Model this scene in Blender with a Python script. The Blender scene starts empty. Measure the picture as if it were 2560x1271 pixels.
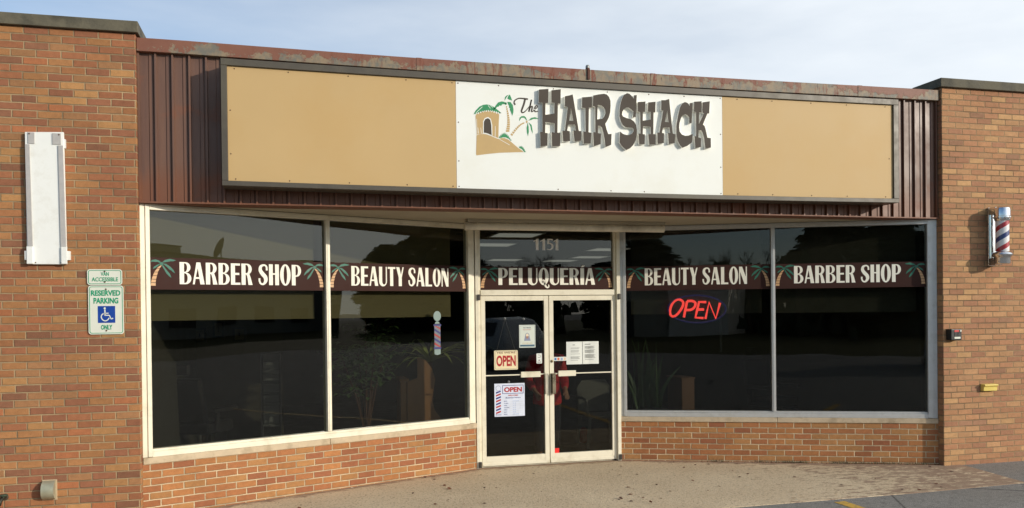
import bpy, bmesh, math, random
from mathutils import Vector, Matrix
random.seed(7)
R_ = math.radians
sc = bpy.context.scene
COL = sc.collection

# ------------------------------------------------------------------ camera
CAM = Vector((1.3528, -8.4361, 1.8663)); YAW, PITCH, ROLL, FPX = .2561, -.0077, -.0108, 2133.19
PPU, PPV = 1288.05, 795.87                      # principal point in the 2560x1271 photograph
fwd = Vector((math.sin(YAW)*math.cos(PITCH), math.cos(YAW)*math.cos(PITCH), math.sin(PITCH)))
rt0 = Vector((math.cos(YAW), -math.sin(YAW), 0)); up0 = rt0.cross(fwd)
RT = math.cos(ROLL)*rt0 + math.sin(ROLL)*up0; UP = -math.sin(ROLL)*rt0 + math.cos(ROLL)*up0
cd = bpy.data.cameras.new('camera'); cam = bpy.data.objects.new('camera', cd); COL.objects.link(cam)
cd.sensor_width = 36; cd.lens = 36*FPX/2560; cd.shift_x = -(PPU-1280)/2560; cd.shift_y = (PPV-635.5)/2560
cd.clip_start = .05; cd.clip_end = 3000
mw = Matrix.Identity(4)
for i in range(3): mw[i][0], mw[i][1], mw[i][2], mw[i][3] = RT[i], UP[i], -fwd[i], CAM[i]
cam.matrix_world = mw; sc.camera = cam

# ------------------------------------------------------------------ light and sky
SUN_EL, SUN_AZ = R_(15.8), R_(132.3)            # azimuth clockwise from +Y
to_sun = Vector((math.sin(SUN_AZ)*math.cos(SUN_EL), math.cos(SUN_AZ)*math.cos(SUN_EL), math.sin(SUN_EL)))
sl = bpy.data.lights.new('sun', 'SUN'); so = bpy.data.objects.new('sun', sl); COL.objects.link(so)
sl.energy = 3.1; sl.angle = R_(.5); sl.color = (1, .915, .79)
so.rotation_euler = to_sun.to_track_quat('Z', 'Y').to_euler(); so.location = (20, -20, 15)
w = bpy.data.worlds.new('World'); sc.world = w; w.use_nodes = True
nt = w.node_tree; N = nt.nodes; L = nt.links; N.clear()
def nd(t, **k):
    n = N.new(t)
    for a, b in k.items(): setattr(n, a, b)
    return n
sky = nd('ShaderNodeTexSky', sky_type='NISHITA', sun_disc=False, sun_elevation=SUN_EL, sun_rotation=SUN_AZ, air_density=1.0, dust_density=.4, ozone_density=3.2)
tc = nd('ShaderNodeTexCoord'); mp = nd('ShaderNodeMapping'); mp.inputs['Scale'].default_value = (1.6, 2.2, 7)
mp.inputs['Rotation'].default_value = (0, 0.12, .5)
nz = nd('ShaderNodeTexNoise'); nz.inputs['Scale'].default_value = 1.7; nz.inputs['Detail'].default_value = 5; nz.inputs['Roughness'].default_value = .55
cr = nd('ShaderNodeValToRGB'); cr.color_ramp.elements[0].position = .34; cr.color_ramp.elements[1].position = .78
sx = nd('ShaderNodeSeparateXYZ'); ma = nd('ShaderNodeMath', operation='MULTIPLY_ADD'); ma.inputs[1].default_value = .85; ma.inputs[2].default_value = .33
ad = nd('ShaderNodeMath', operation='ADD', use_clamp=True); ml = nd('ShaderNodeMath', operation='MULTIPLY'); ml.inputs[1].default_value = .30
mx = nd('ShaderNodeMix', data_type='RGBA'); mx.inputs[7].default_value = (6.0, 6.4, 6.8, 1)
bg = nd('ShaderNodeBackground'); bg.inputs[1].default_value = .15; wo = nd('ShaderNodeOutputWorld')
L.new(tc.outputs['Generated'], mp.inputs[0]); L.new(mp.outputs[0], nz.inputs[0]); L.new(nz.outputs[0], cr.inputs[0])
L.new(tc.outputs['Generated'], sx.inputs[0]); L.new(sx.outputs[0], ma.inputs[0])
L.new(cr.outputs[0], ml.inputs[0]); L.new(ml.outputs[0], ad.inputs[0]); L.new(ma.outputs[0], ad.inputs[1])
L.new(ad.outputs[0], mx.inputs[0]); L.new(sky.outputs[0], mx.inputs[6]); 
dt = nd('ShaderNodeVectorMath', operation='DOT_PRODUCT'); dt.inputs[1].default_value = to_sun; L.new(tc.outputs['Generated'], dt.inputs[0])   # bright hazy sky round the sun
mxx = nd('ShaderNodeMath', operation='MAXIMUM'); mxx.inputs[1].default_value = 0; pw_ = nd('ShaderNodeMath', operation='POWER'); pw_.inputs[1].default_value = 9
L.new(dt.outputs['Value'], mxx.inputs[0]); L.new(mxx.outputs[0], pw_.inputs[0])
gs = nd('ShaderNodeVectorMath', operation='SCALE'); gs.inputs[0].default_value = (7.6, 7.7, 6.8); L.new(pw_.outputs[0], gs.inputs['Scale'])
av = nd('ShaderNodeVectorMath', operation='ADD'); L.new(mx.outputs[2], av.inputs[0]); L.new(gs.outputs[0], av.inputs[1]); L.new(av.outputs[0], bg.inputs[0]); L.new(bg.outputs[0], wo.inputs[0])
sc.view_settings.view_transform = 'Standard'; sc.view_settings.look = 'None'; sc.view_settings.exposure = 0; sc.view_settings.gamma = 1
sc.render.engine = 'CYCLES'; sc.cycles.use_denoising = True; sc.cycles.max_bounces = 10; sc.cycles.transparent_max_bounces = 16
sc.cycles.caustics_reflective = False; sc.cycles.caustics_refractive = False

# ------------------------------------------------------------------ pixel rays onto real planes
def ray(u, v): return fwd + (u-PPU)/FPX*RT - (v-PPV)/FPX*UP
def hit(u, v, n, d):
    r = ray(u, v); return CAM + r*((d-CAM.dot(n))/r.dot(n))
def aty(u, v, y): return hit(u, v, Vector((0, 1, 0)), y)
def atz(u, v, z): return hit(u, v, Vector((0, 0, 1)), z)

class Frame:                                     # a vertical wall plane: a along it, h out towards the street, z up
    def __init__(s, ox, oy, dx, dy):
        l = math.hypot(dx, dy); s.o = Vector((ox, oy, 0)); s.ex = Vector((dx/l, dy/l, 0)); s.n = Vector((dy/l, -dx/l, 0))
    def P(s, a, h, z): return s.o + s.ex*a + s.n*h + Vector((0, 0, z))
    def az(s, u, v, h=0):
        p = hit(u, v, s.n, s.o.dot(s.n)+h); return ((p-s.o).dot(s.ex), p.z)
    def mat(s, a=0, h=0, z=0):                   # local (x, y, z) -> (along, up, out)
        m = Matrix.Identity(4); p = s.P(a, h, z)
        for i in range(3): m[i][0] = s.ex[i]; m[i][1] = (0, 0, 1)[i]; m[i][2] = s.n[i]; m[i][3] = p[i]
        return m
L0, L1, R0, R1 = (0, .087), (3.463, 1.506), (5.311, 1.529), (8.764, .087)
FL = Frame(*L0, L1[0]-L0[0], L1[1]-L0[1]); FR = Frame(*R0, R1[0]-R0[0], R1[1]-R0[1])
FD = Frame(0, 1.53, 1, 0); FP = Frame(0, 0, 1, 0); FS = Frame(0, -.2, 1, 0)
WLEN = 3.742; SOFF = 2.912; W = 8.764

# ------------------------------------------------------------------ mesh builder
class MB:
    def __init__(s): s.v = []; s.f = []; s.m = []
    def add(s, vs, fs, mi=0, M=None):
        b = len(s.v); s.v += [(M @ Vector(p)) if M else Vector(p) for p in vs]
        s.f += [tuple(i+b for i in f) for f in fs]; s.m += [mi]*len(fs); return s
    def box(s, x0, x1, y0, y1, z0, z1, mi=0, M=None):
        v = [(x, y, z) for z in (z0, z1) for y in (y0, y1) for x in (x0, x1)]
        return s.add(v, [(0, 2, 3, 1), (4, 5, 7, 6), (0, 1, 5, 4), (2, 6, 7, 3), (0, 4, 6, 2), (1, 3, 7, 5)], mi, M)
    def fbox(s, F, a0, a1, h0, h1, z0, z1, mi=0): return s.box(a0, a1, z0, z1, h0, h1, mi, F.mat())
    def prism(s, poly, z0, z1, mi=0, M=None):
        n = len(poly); v = [(x, y, z0) for x, y in poly]+[(x, y, z1) for x, y in poly]
        f = [tuple(range(n-1, -1, -1)), tuple(range(n, 2*n))]+[(i, (i+1) % n, n+(i+1) % n, n+i) for i in range(n)]
        return s.add(v, f, mi, M)
    def tube(s, pts, r, n=8, mi=0, M=None, closed=False):
        pts = [Vector(p) for p in pts]; k = len(pts); v = []; f = []
        rr = r if isinstance(r, (list, tuple)) else [r]*k; ref = None
        for i, p in enumerate(pts):
            if closed: t = pts[(i+1) % k]-pts[i-1]
            else: t = pts[min(i+1, k-1)]-pts[max(i-1, 0)]
            t.normalize()
            if ref is None: ref = t.orthogonal()
            a = (ref-t*ref.dot(t))
            a = a.normalized() if a.length > 1e-6 else t.orthogonal().normalized()
            ref = a; b = t.cross(a)
            for j in range(n):
                an = 2*math.pi*j/n; v.append(p+(a*math.cos(an)+b*math.sin(an))*rr[i])
        for i in range(k if closed else k-1):
            for j in range(n): f.append((i*n+j, i*n+(j+1) % n, ((i+1) % k)*n+(j+1) % n, ((i+1) % k)*n+j))
        if not closed: f += [tuple(range(n-1, -1, -1)), tuple((k-1)*n+j for j in range(n))]
        return s.add(v, f, mi, M)
    def lathe(s, prof, n=24, mi=0, M=None):      # profile (r, z) round local z
        v = []; f = []
        for r, z in prof:
            for j in range(n): a = 2*math.pi*j/n; v.append((r*math.cos(a), r*math.sin(a), z))
        for i in range(len(prof)-1):
            for j in range(n): f.append((i*n+j, i*n+(j+1) % n, (i+1)*n+(j+1) % n, (i+1)*n+j))
        f += [tuple(range(n-1, -1, -1)), tuple((len(prof)-1)*n+j for j in range(n))]
        return s.add(v, f, mi, M)
    def ball(s, c, r, mi=0, n=10, sc_=(1, 1, 1), M=None):
        T = Matrix.Translation(c) @ Matrix.Diagonal((*[r*k for k in sc_], 1))
        if M: T = M @ T
        pr = [(max(math.sin(math.pi*i/n), .001), -math.cos(math.pi*i/n)) for i in range(n+1)]
        return s.lathe(pr, n+2, mi, T)
    def build(s, name, mats, parent=None, smooth=False, bevel=0, uv=False, seg=2, autosmooth=None):
        off = Vector((0, 0, 0)); q = parent
        while q is not None: off = off+q.location; q = q.parent
        me = bpy.data.meshes.new(name); me.from_pydata([p-off for p in s.v], [], s.f)
        for m in (mats if isinstance(mats, (list, tuple)) else [mats]): me.materials.append(m)
        me.polygons.foreach_set('material_index', s.m)
        if uv:
            ul = me.uv_layers.new(name='UVMap')
            for p in me.polygons:
                n = p.normal; t = Vector((-n.y, n.x, 0))
                for li in p.loop_indices:
                    c = me.vertices[me.loops[li].vertex_index].co + off
                    ul.data[li].uv = (c.x, c.y) if abs(n.z) > .7 else (c.x*t.x+c.y*t.y, c.z)
        if smooth: me.polygons.foreach_set('use_smooth', [True]*len(s.f))
        me.validate(); me.update()
        o = bpy.data.objects.new(name, me); COL.objects.link(o)
        if parent is not None: o.parent = parent
        if bevel:
            b = o.modifiers.new('bevel', 'BEVEL'); b.width = bevel; b.segments = seg; b.limit_method = 'ANGLE'; b.angle_limit = R_(40)
        if autosmooth:
            me.polygons.foreach_set('use_smooth', [True]*len(s.f))
            bm = bmesh.new(); bm.from_mesh(me)
            for e in bm.edges:
                if len(e.link_faces) == 2 and e.calc_face_angle(0) > R_(autosmooth): e.smooth = False
            bm.to_mesh(me); bm.free()
        return o
def thing(name, label, cat, loc=(0, 0, 0), group=None):
    o = bpy.data.objects.new(name, None); COL.objects.link(o); o.location = loc; o.empty_display_size = .1
    return tag(o, label, cat, group)
def tag(o, label, cat, group=None):
    o['label'] = label; o['category'] = cat
    if group: o['group'] = group
    return o
def struct(o): o['kind'] = 'structure'; return o
def copy_tree(o, parent=None):
    c = o.copy(); COL.objects.link(c); c.parent = parent
    for ch in list(o.children): copy_tree(ch, c)
    return c
def curve_geo(loops, thick):
    cu = bpy.data.curves.new('tmp', 'CURVE'); cu.dimensions = '2D'; cu.fill_mode = 'BOTH'; cu.extrude = thick/2
    for lp in loops:
        sp = cu.splines.new('POLY'); sp.points.add(len(lp)-1); sp.use_cyclic_u = True
        for p, q in zip(sp.points, lp): p.co = (q[0], q[1], 0, 1)
    return _mesh_of(cu, thick/2)
def _mesh_of(cu, dz):
    o = bpy.data.objects.new('tmp', cu); COL.objects.link(o); dg = bpy.context.evaluated_depsgraph_get(); dg.update()
    me = bpy.data.meshes.new_from_object(o.evaluated_get(dg), depsgraph=dg)
    vs = [(p.co.x, p.co.y, p.co.z+dz) for p in me.vertices]; fs = [tuple(p.vertices) for p in me.polygons]
    bpy.data.objects.remove(o); bpy.data.curves.remove(cu); bpy.data.meshes.remove(me); return vs, fs
def text_geo(body, x0, x1, y0, y1, bold=0., thick=.001, shear=0.):
    cu = bpy.data.curves.new('tmp', 'FONT'); cu.body = body; cu.fill_mode = 'BOTH'; cu.extrude = .5; cu.offset = bold; cu.shear = shear; cu.resolution_u = 4
    vs, fs = _mesh_of(cu, .5)
    xs = [p[0] for p in vs]; ys = [p[1] for p in vs]; a, b, c, d = min(xs), max(xs), min(ys), max(ys)
    return [(x0+(p[0]-a)/(b-a)*(x1-x0), y0+(p[1]-c)/(d-c)*(y1-y0), p[2]*thick) for p in vs], fs
def arc(cx, cy, rx, ry, a0, a1, n=10):
    return [(cx+rx*math.cos(R_(a0+(a1-a0)*i/n)), cy+ry*math.sin(R_(a0+(a1-a0)*i/n))) for i in range(n+1)]
def smooth_pts(p, k=5, closed=False):
    out = []; n = len(p)
    for i in range(n if closed else n-1):
        g = lambda j: p[j % n] if closed else p[max(0, min(n-1, j))]
        a, b, c, d = g(i-1), g(i), g(i+1), g(i+2)
        for s in range(k):
            t = s/k; out.append(tuple(.5*(2*b[q]+(c[q]-a[q])*t+(2*a[q]-5*b[q]+4*c[q]-d[q])*t*t+(3*b[q]-a[q]-3*c[q]+d[q])*t**3) for q in range(len(b))))
    if not closed: out.append(tuple(p[-1]))
    return out
def stroke(pts, ws, k=5):                        # variable-width pen stroke -> one closed outline
    q = smooth_pts([(x, y, w_) for (x, y), w_ in zip(pts, ws)], k); lft = []; rgt = []
    for i, (x, y, w_) in enumerate(q):
        a, b = q[max(i-1, 0)], q[min(i+1, len(q)-1)]; dx, dy = b[0]-a[0], b[1]-a[1]; l = math.hypot(dx, dy) or 1
        lft.append((x-dy/l*w_/2, y+dx/l*w_/2)); rgt.append((x+dy/l*w_/2, y-dx/l*w_/2))
    return lft+rgt[::-1]

# ------------------------------------------------------------------ materials
def lin(*c):
    f = lambda x: x/12.92 if x <= .04045 else ((x+.055)/1.055)**2.4
    return tuple(f(x/255) for x in c)
def M(name, rgb, rough=.5, metal=0., var=.1, scale=12., bump=0., bscale=None, spec=.5, emit=None, estr=0., rvar=.1, stretch=(1, 1, 1), dirt=None, dirt_amt=.5, dirt_scale=2.):
    m = bpy.data.materials.new(name); m.use_nodes = True; t = m.node_tree; n = t.nodes; b = n['Principled BSDF']
    b.inputs['Roughness'].default_value = rough; b.inputs['Metallic'].default_value = metal; b.inputs['Specular IOR Level'].default_value = spec
    tc = n.new('ShaderNodeTexCoord'); mp = n.new('ShaderNodeMapping'); mp.inputs['Scale'].default_value = stretch; t.links.new(tc.outputs['Object'], mp.inputs[0])
    nz = n.new('ShaderNodeTexNoise'); nz.inputs['Scale'].default_value = scale; nz.inputs['Detail'].default_value = 6; nz.inputs['Roughness'].default_value = .6
    t.links.new(mp.outputs[0], nz.inputs[0])
    mr = n.new('ShaderNodeMapRange'); mr.inputs[1].default_value = .25; mr.inputs[2].default_value = .75; mr.inputs[3].default_value = 1-var; mr.inputs[4].default_value = 1+var
    t.links.new(nz.outputs[0], mr.inputs[0])
    vm = n.new('ShaderNodeVectorMath'); vm.operation = 'SCALE'; vm.inputs[0].default_value = rgb[:3]; t.links.new(mr.outputs[0], vm.inputs['Scale'])
    out = vm.outputs[0]
    if dirt:
        n2 = n.new('ShaderNodeTexNoise'); n2.inputs['Scale'].default_value = dirt_scale; n2.inputs['Detail'].default_value = 8; n2.inputs['Roughness'].default_value = .65; t.links.new(mp.outputs[0], n2.inputs[0])
        rp = n.new('ShaderNodeMapRange'); rp.inputs[1].default_value = .5; rp.inputs[2].default_value = .68; rp.inputs[4].default_value = dirt_amt; t.links.new(n2.outputs[0], rp.inputs[0])
        mi = n.new('ShaderNodeMix'); mi.data_type = 'RGBA'; mi.inputs[7].default_value = (*dirt, 1); t.links.new(out, mi.inputs[6]); t.links.new(rp.outputs[0], mi.inputs[0]); out = mi.outputs[2]
    t.links.new(out, b.inputs['Base Color'])
    r2 = n.new('ShaderNodeMapRange'); r2.inputs[1].default_value = .3; r2.inputs[2].default_value = .7; r2.inputs[3].default_value = max(0, rough-rvar); r2.inputs[4].default_value = min(1, rough+rvar)
    t.links.new(nz.outputs[0], r2.inputs[0]); t.links.new(r2.outputs[0], b.inputs['Roughness'])
    if bump:
        nb = n.new('ShaderNodeTexNoise'); nb.inputs['Scale'].default_value = bscale or scale*4; nb.inputs['Detail'].default_value = 4; t.links.new(mp.outputs[0], nb.inputs[0])
        bp = n.new('ShaderNodeBump'); bp.inputs['Strength'].default_value = 1; bp.inputs['Distance'].default_value = bump; t.links.new(nb.outputs[0], bp.inputs['Height']); t.links.new(bp.outputs[0], b.inputs['Normal'])
    if emit: b.inputs['Emission Color'].default_value = (*emit, 1); b.inputs['Emission Strength'].default_value = estr
    return m
class G:                                         # tiny node-graph helper
    def __init__(s, m): m.use_nodes = True; s.t = m.node_tree; s.n = s.t.nodes; s.b = s.n['Principled BSDF']
    def plug(s, x, inp):
        if hasattr(x, 'is_output'): s.t.links.new(x, inp)
        else: inp.default_value = x
    def math(s, op, a, b=None, c=None, clamp=False):
        n = s.n.new('ShaderNodeMath'); n.operation = op; n.use_clamp = clamp
        for i, x in enumerate((a, b, c)):
            if x is not None: s.plug(x, n.inputs[i])
        return n.outputs[0]
    def node(s, t, out=0, ins={}, **k):
        n = s.n.new(t)
        for a, b in k.items(): setattr(n, a, b)
        for i, x in ins.items(): s.plug(x, n.inputs[i])
        return n.outputs[out]
    def mix(s, f, a, b):
        c = lambda x: (*x, 1) if isinstance(x, tuple) and len(x) == 3 else x
        return s.node('ShaderNodeMix', 2, {0: f, 6: c(a), 7: c(b)}, data_type='RGBA')
    def rng(s, x, a, b, c=0., d=1.): return s.node('ShaderNodeMapRange', 0, {0: x, 1: a, 2: b, 3: c, 4: d})
    def noise(s, vec, scale, detail=5., rough=.6): return s.node('ShaderNodeTexNoise', 0, {0: vec, 2: scale, 3: detail, 4: rough})
    def comb(s, x, y, z=0.): return s.node('ShaderNodeCombineXYZ', 0, {0: x, 1: y, 2: z})
    def bump(s, h, dist, strength=1.):
        s.t.links.new(s.node('ShaderNodeBump', 0, {0: strength, 1: dist, 2: h} if False else {}), s.b.inputs['Normal'])
    def setbump(s, h, dist):
        n = s.n.new('ShaderNodeBump'); n.inputs['Strength'].default_value = 1; n.inputs['Distance'].default_value = dist
        s.t.links.new(h, n.inputs['Height']); s.t.links.new(n.outputs[0], s.b.inputs['Normal'])
def brick_mat(name, palette, v0, mortar=(178, 152, 112), u0=0., gain=1.):
    m = bpy.data.materials.new(name); g = G(m); bw, bh, mt = .2032, .06773, .0105
    uv = g.node('ShaderNodeUVMap'); sp = g.n.new('ShaderNodeSeparateXYZ'); g.plug(uv, sp.inputs[0])
    wob = g.noise(uv, 9., 3.); wob2 = g.noise(uv, 60., 2.)
    U = g.math('ADD', g.math('ADD', sp.outputs[0], u0), g.math('MULTIPLY', g.math('SUBTRACT', wob2, .5), .006))
    V = g.math('ADD', g.math('SUBTRACT', sp.outputs[1], v0), g.math('MULTIPLY', g.math('SUBTRACT', wob, .5), .008))
    row = g.math('FLOOR', g.math('DIVIDE', V, bh)); fv = g.math('SUBTRACT', g.math('DIVIDE', V, bh), row)
    jit = g.node('ShaderNodeTexWhiteNoise', 0, {1: row}, noise_dimensions='1D')
    sh = g.math('ADD', g.math('MULTIPLY', g.math('MODULO', g.math('ABSOLUTE', row), 2.), .5), g.math('MULTIPLY', jit, .12))
    cu = g.math('ADD', g.math('DIVIDE', U, bw), sh); col = g.math('FLOOR', cu); fu = g.math('SUBTRACT', cu, col)
    du = g.math('MULTIPLY', g.math('MINIMUM', fu, g.math('SUBTRACT', 1., fu)), bw); dv = g.math('MULTIPLY', g.math('MINIMUM', fv, g.math('SUBTRACT', 1., fv)), bh)
    d = g.math('ADD', g.math('MINIMUM', du, dv), g.math('MULTIPLY', g.math('SUBTRACT', wob2, .5), .004))
    face = g.rng(d, mt*.5-.0015, mt*.5+.002)
    idv = g.comb(col, row)
    r1 = g.node('ShaderNodeTexWhiteNoise', 0, {0: idv}, noise_dimensions='2D'); r2 = g.node('ShaderNodeTexWhiteNoise', 0, {0: g.comb(g.math('ADD', col, 37.3), row)}, noise_dimensions='2D')
    rp = g.n.new('ShaderNodeValToRGB'); rp.color_ramp.interpolation = 'CONSTANT'; e = rp.color_ramp.elements; tot = sum(p[0] for p in palette); acc = 0
    av_ = [sum(p[0]*p[1][k] for p in palette)/tot for k in range(3)]; palette = [(p[0], tuple(.60*p[1][k]+.40*av_[k]+(-3, 4, 11)[k] for k in range(3))) for p in palette]
    for i, (wt, c) in enumerate(palette):
        q = e[0] if i == 0 else (e[1] if i == 1 else e.new(acc)); q.position = acc; q.color = (*[x*gain for x in lin(*c)], 1); acc += wt/tot
    g.plug(r1, rp.inputs[0])
    grain = g.noise(uv, 140., 3.); blot = g.noise(uv, 22., 4.); big = g.noise(uv, .9, 4.)
    val = g.math('MULTIPLY', g.math('MULTIPLY', g.rng(r2, 0, 1, .90, 1.09), g.rng(grain, .3, .7, .88, 1.12)), g.math('MULTIPLY', g.rng(blot, .3, .7, .88, 1.1), g.rng(big, .3, .7, .9, 1.08)))
    bc = g.node('ShaderNodeVectorMath', 0, {0: rp.outputs[0], 3: val}, operation='SCALE')
    spk = g.rng(g.noise(uv, 75., 2.), .68, .74); bc = g.mix(g.math('MULTIPLY', spk, .5), bc, lin(82, 50, 34))
    mo = g.mix(g.rng(g.noise(uv, 2.2, 5.), .35, .65), lin(*mortar), lin(*[int(x*.72) for x in mortar]))
    g.plug(g.mix(face, mo, bc), g.b.inputs['Base Color']); g.b.inputs['Roughness'].default_value = .88; g.b.inputs['Specular IOR Level'].default_value = .25
    g.setbump(g.math('ADD', g.math('MULTIPLY', face, 1.), g.math('MULTIPLY', grain, .45)), .006)
    return m
PAL_L = [(22, (178, 122, 68)), (12, (168, 108, 62)), (16, (160, 96, 60)), (18, (146, 88, 60)), (10, (128, 82, 58)), (10, (166, 118, 72)), (6, (194, 142, 80)), (6, (180, 104, 60))]
PAL_R = [(20, (188, 138, 90)), (18, (182, 126, 82)), (14, (172, 116, 78)), (12, (162, 108, 76)), (8, (202, 154, 98)), (8, (172, 126, 84)), (5, (148, 104, 76))]
PAL_W = [(20, (182, 118, 64)), (18, (174, 108, 62)), (14, (164, 98, 58)), (12, (180, 128, 72)), (8, (148, 84, 54)), (5, (186, 134, 76))]
brick_l = brick_mat('brick_left', PAL_L, 4.445, (186, 158, 120)); brick_r = brick_mat('brick_right', PAL_R, 4.445, (172, 142, 106), .07); brick_w = brick_mat('brick_low_wall', PAL_W, .483, (226, 202, 164))
coping_m = M('coping_concrete', lin(98, 92, 76), .85, var=.25, scale=9, bump=.003, dirt=lin(52, 50, 42), dirt_amt=.8, dirt_scale=3)
frame_m = M('cream_aluminium', lin(236, 228, 204), .38, var=.04, scale=6, dirt=lin(190, 178, 148), dirt_amt=.45, dirt_scale=5)
frame_grey = M('grey_aluminium', lin(205, 204, 200), .38, .35, var=.06, scale=6, dirt=lin(160, 154, 140), dirt_amt=.4, dirt_scale=6)  # greyer, more metallic tone given to the right-hand window frames
sill_m = M('limestone_sill', lin(198, 178, 148), .8, var=.12, scale=14, bump=.001, dirt=lin(140, 120, 92), dirt_amt=.6, dirt_scale=5)
soffit_m = M('soffit_paint', lin(180, 170, 148), .8, var=.06, scale=4, dirt=lin(150, 138, 115), dirt_amt=.4, dirt_scale=2)
bronze_m = M('dark_bronze', lin(84, 77, 66), .45, .1, var=.1, scale=8, dirt=lin(98, 92, 74), dirt_amt=.5, dirt_scale=1.5)
tan_m = M('tan_panel_paint', lin(198, 167, 118), .5, spec=.2, var=.03, scale=1.2, rvar=.06, dirt=lin(196, 158, 100), dirt_amt=.3, dirt_scale=1.)
white_m = M('white_panel_paint', lin(238, 238, 230), .5, spec=.2, var=.02, scale=1.5, rvar=.06, dirt=lin(228, 224, 208), dirt_amt=.35, dirt_scale=2.)
screw_m = M('rusty_screw', lin(92, 64, 44), .7)
letter_m = M('letter_face', lin(80, 72, 64), .6, spec=.2, var=.05, scale=8); edge_m = M('letter_edge', lin(240, 238, 230), .6)
cream_v = M('cream_vinyl', lin(244, 240, 224), .6, spec=.2, var=.03, scale=10); brown_v = M('brown_vinyl', lin(64, 42, 37), .7, spec=.12, var=.06, scale=5)
green_v = M('green_vinyl', lin(40, 138, 84), .5, var=.08); teal_v = M('teal_vinyl', lin(38, 106, 86), .5, var=.08); bark_v = M('bark_vinyl', lin(202, 158, 112), .5, var=.06); dark_v = M('dark_vinyl', lin(40, 28, 24), .5)
tan_v = M('tan_vinyl', lin(192, 160, 106), .5, var=.04); grey_v = M('grey_vinyl', lin(250, 248, 242), .7, spec=.1)
black_m = M('black_plastic', lin(28, 27, 27), .4); chrome_m = M('chrome', (.75, .75, .76), .12, 1., var=.04); steel_m = M('galvanised', lin(176, 174, 150), .5, .5, var=.15, scale=14)
white_p = M('white_sign_paint', lin(238, 238, 232), .4, var=.03, scale=6, dirt=lin(205, 200, 186), dirt_amt=.4, dirt_scale=6)
grey_tape = M('grey_tape', lin(178, 174, 170), .6, var=.08, scale=20, bump=.001)
sign_g = M('sign_green', lin(0, 148, 104), .45); sign_w = M('sign_white', lin(222, 222, 206), .4, var=.03); sign_b = M('sign_blue', lin(10, 62, 150), .45)
red_v = M('red_print', lin(178, 32, 36), .5); blue_v = M('blue_print', lin(38, 50, 130), .5); paper_m = M('paper', lin(228, 230, 222), .7, var=.02, bump=.0006, bscale=9); ink_m = M('grey_ink', lin(120, 120, 118), .7); fold_m = M('paper_fold', lin(206, 208, 206), .7)
pale_blue = M('pale_blue_print', lin(220, 226, 240), .5)
# corrugated brown fascia and its peeling cap
def fascia_mat():
    m = bpy.data.materials.new('brown_ribbed_metal'); g = G(m); tc = g.n.new('ShaderNodeTexCoord'); P = tc.outputs['Object']; sp = g.n.new('ShaderNodeSeparateXYZ'); g.plug(P, sp.inputs[0])
    st = g.node('ShaderNodeVectorMath', 0, {0: P, 1: (9., 9., .7)}, operation='MULTIPLY'); n1 = g.noise(st, 1.5, 5.); n2 = g.noise(P, 3., 5.)
    c = g.mix(g.rng(n1, .35, .65), lin(116, 84, 67), lin(101, 73, 61))
    edge = g.math('ADD', sp.outputs[2], g.math('MULTIPLY', g.noise(st, 1.2, 3.), .5))
    c = g.mix(g.rng(edge, .62, .42), c, lin(118, 76, 54))
    c = g.mix(g.math('MULTIPLY', g.rng(n2, .58, .72), .6), c, lin(136, 78, 50))
    g.plug(c, g.b.inputs['Base Color']); g.plug(g.rng(n2, .3, .7, .38, .6), g.b.inputs['Roughness']); return m
def cap_mat():
    m = bpy.data.materials.new('peeling_cap_paint'); g = G(m); tc = g.n.new('ShaderNodeTexCoord'); P = tc.outputs['Object']; sp = g.n.new('ShaderNodeSeparateXYZ'); g.plug(P, sp.inputs[0])
    c = g.mix(g.rng(g.noise(P, 2.5, 5.), .35, .65), lin(124, 78, 60), lin(134, 88, 68))
    wx = g.math('MULTIPLY', g.rng(sp.outputs[0], .6, 4.2), g.rng(sp.outputs[0], 8.7, 5.5, .45, 1.))
    wz = g.rng(sp.outputs[2], .12, .02, .0, .14)
    big = g.noise(P, 2.6, 3., .5); fine = g.noise(P, 16., 8., .75)
    p = g.math('ADD', g.math('ADD', g.math('MULTIPLY', big, .55), g.math('MULTIPLY', fine, .45)), g.math('ADD', g.math('MULTIPLY', wx, .075), wz))
    pk = g.rng(p, .605, .63); c = g.mix(g.math('MULTIPLY', pk, .85), c, g.mix(g.rng(g.noise(P, 11., 6., .7), .40, .58), lin(108, 112, 102), lin(146, 130, 104)))
    st = g.node('ShaderNodeVectorMath', 0, {0: P, 1: (6., 6., 1.2)}, operation='MULTIPLY')
    rs = g.math('MULTIPLY', g.rng(g.noise(st, 3., 6., .7), .53, .60), wx); c = g.mix(rs, c, lin(116, 54, 26))
    rs2 = g.math('MULTIPLY', g.rng(g.noise(st, 5., 4.), .66, .69), wx); c = g.mix(rs2, c, lin(60, 30, 20))
    g.plug(c, g.b.inputs['Base Color']); g.b.inputs['Roughness'].default_value = .6; g.setbump(pk, -.001); return m
fascia_m, cap_m = fascia_mat(), cap_mat()
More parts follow.
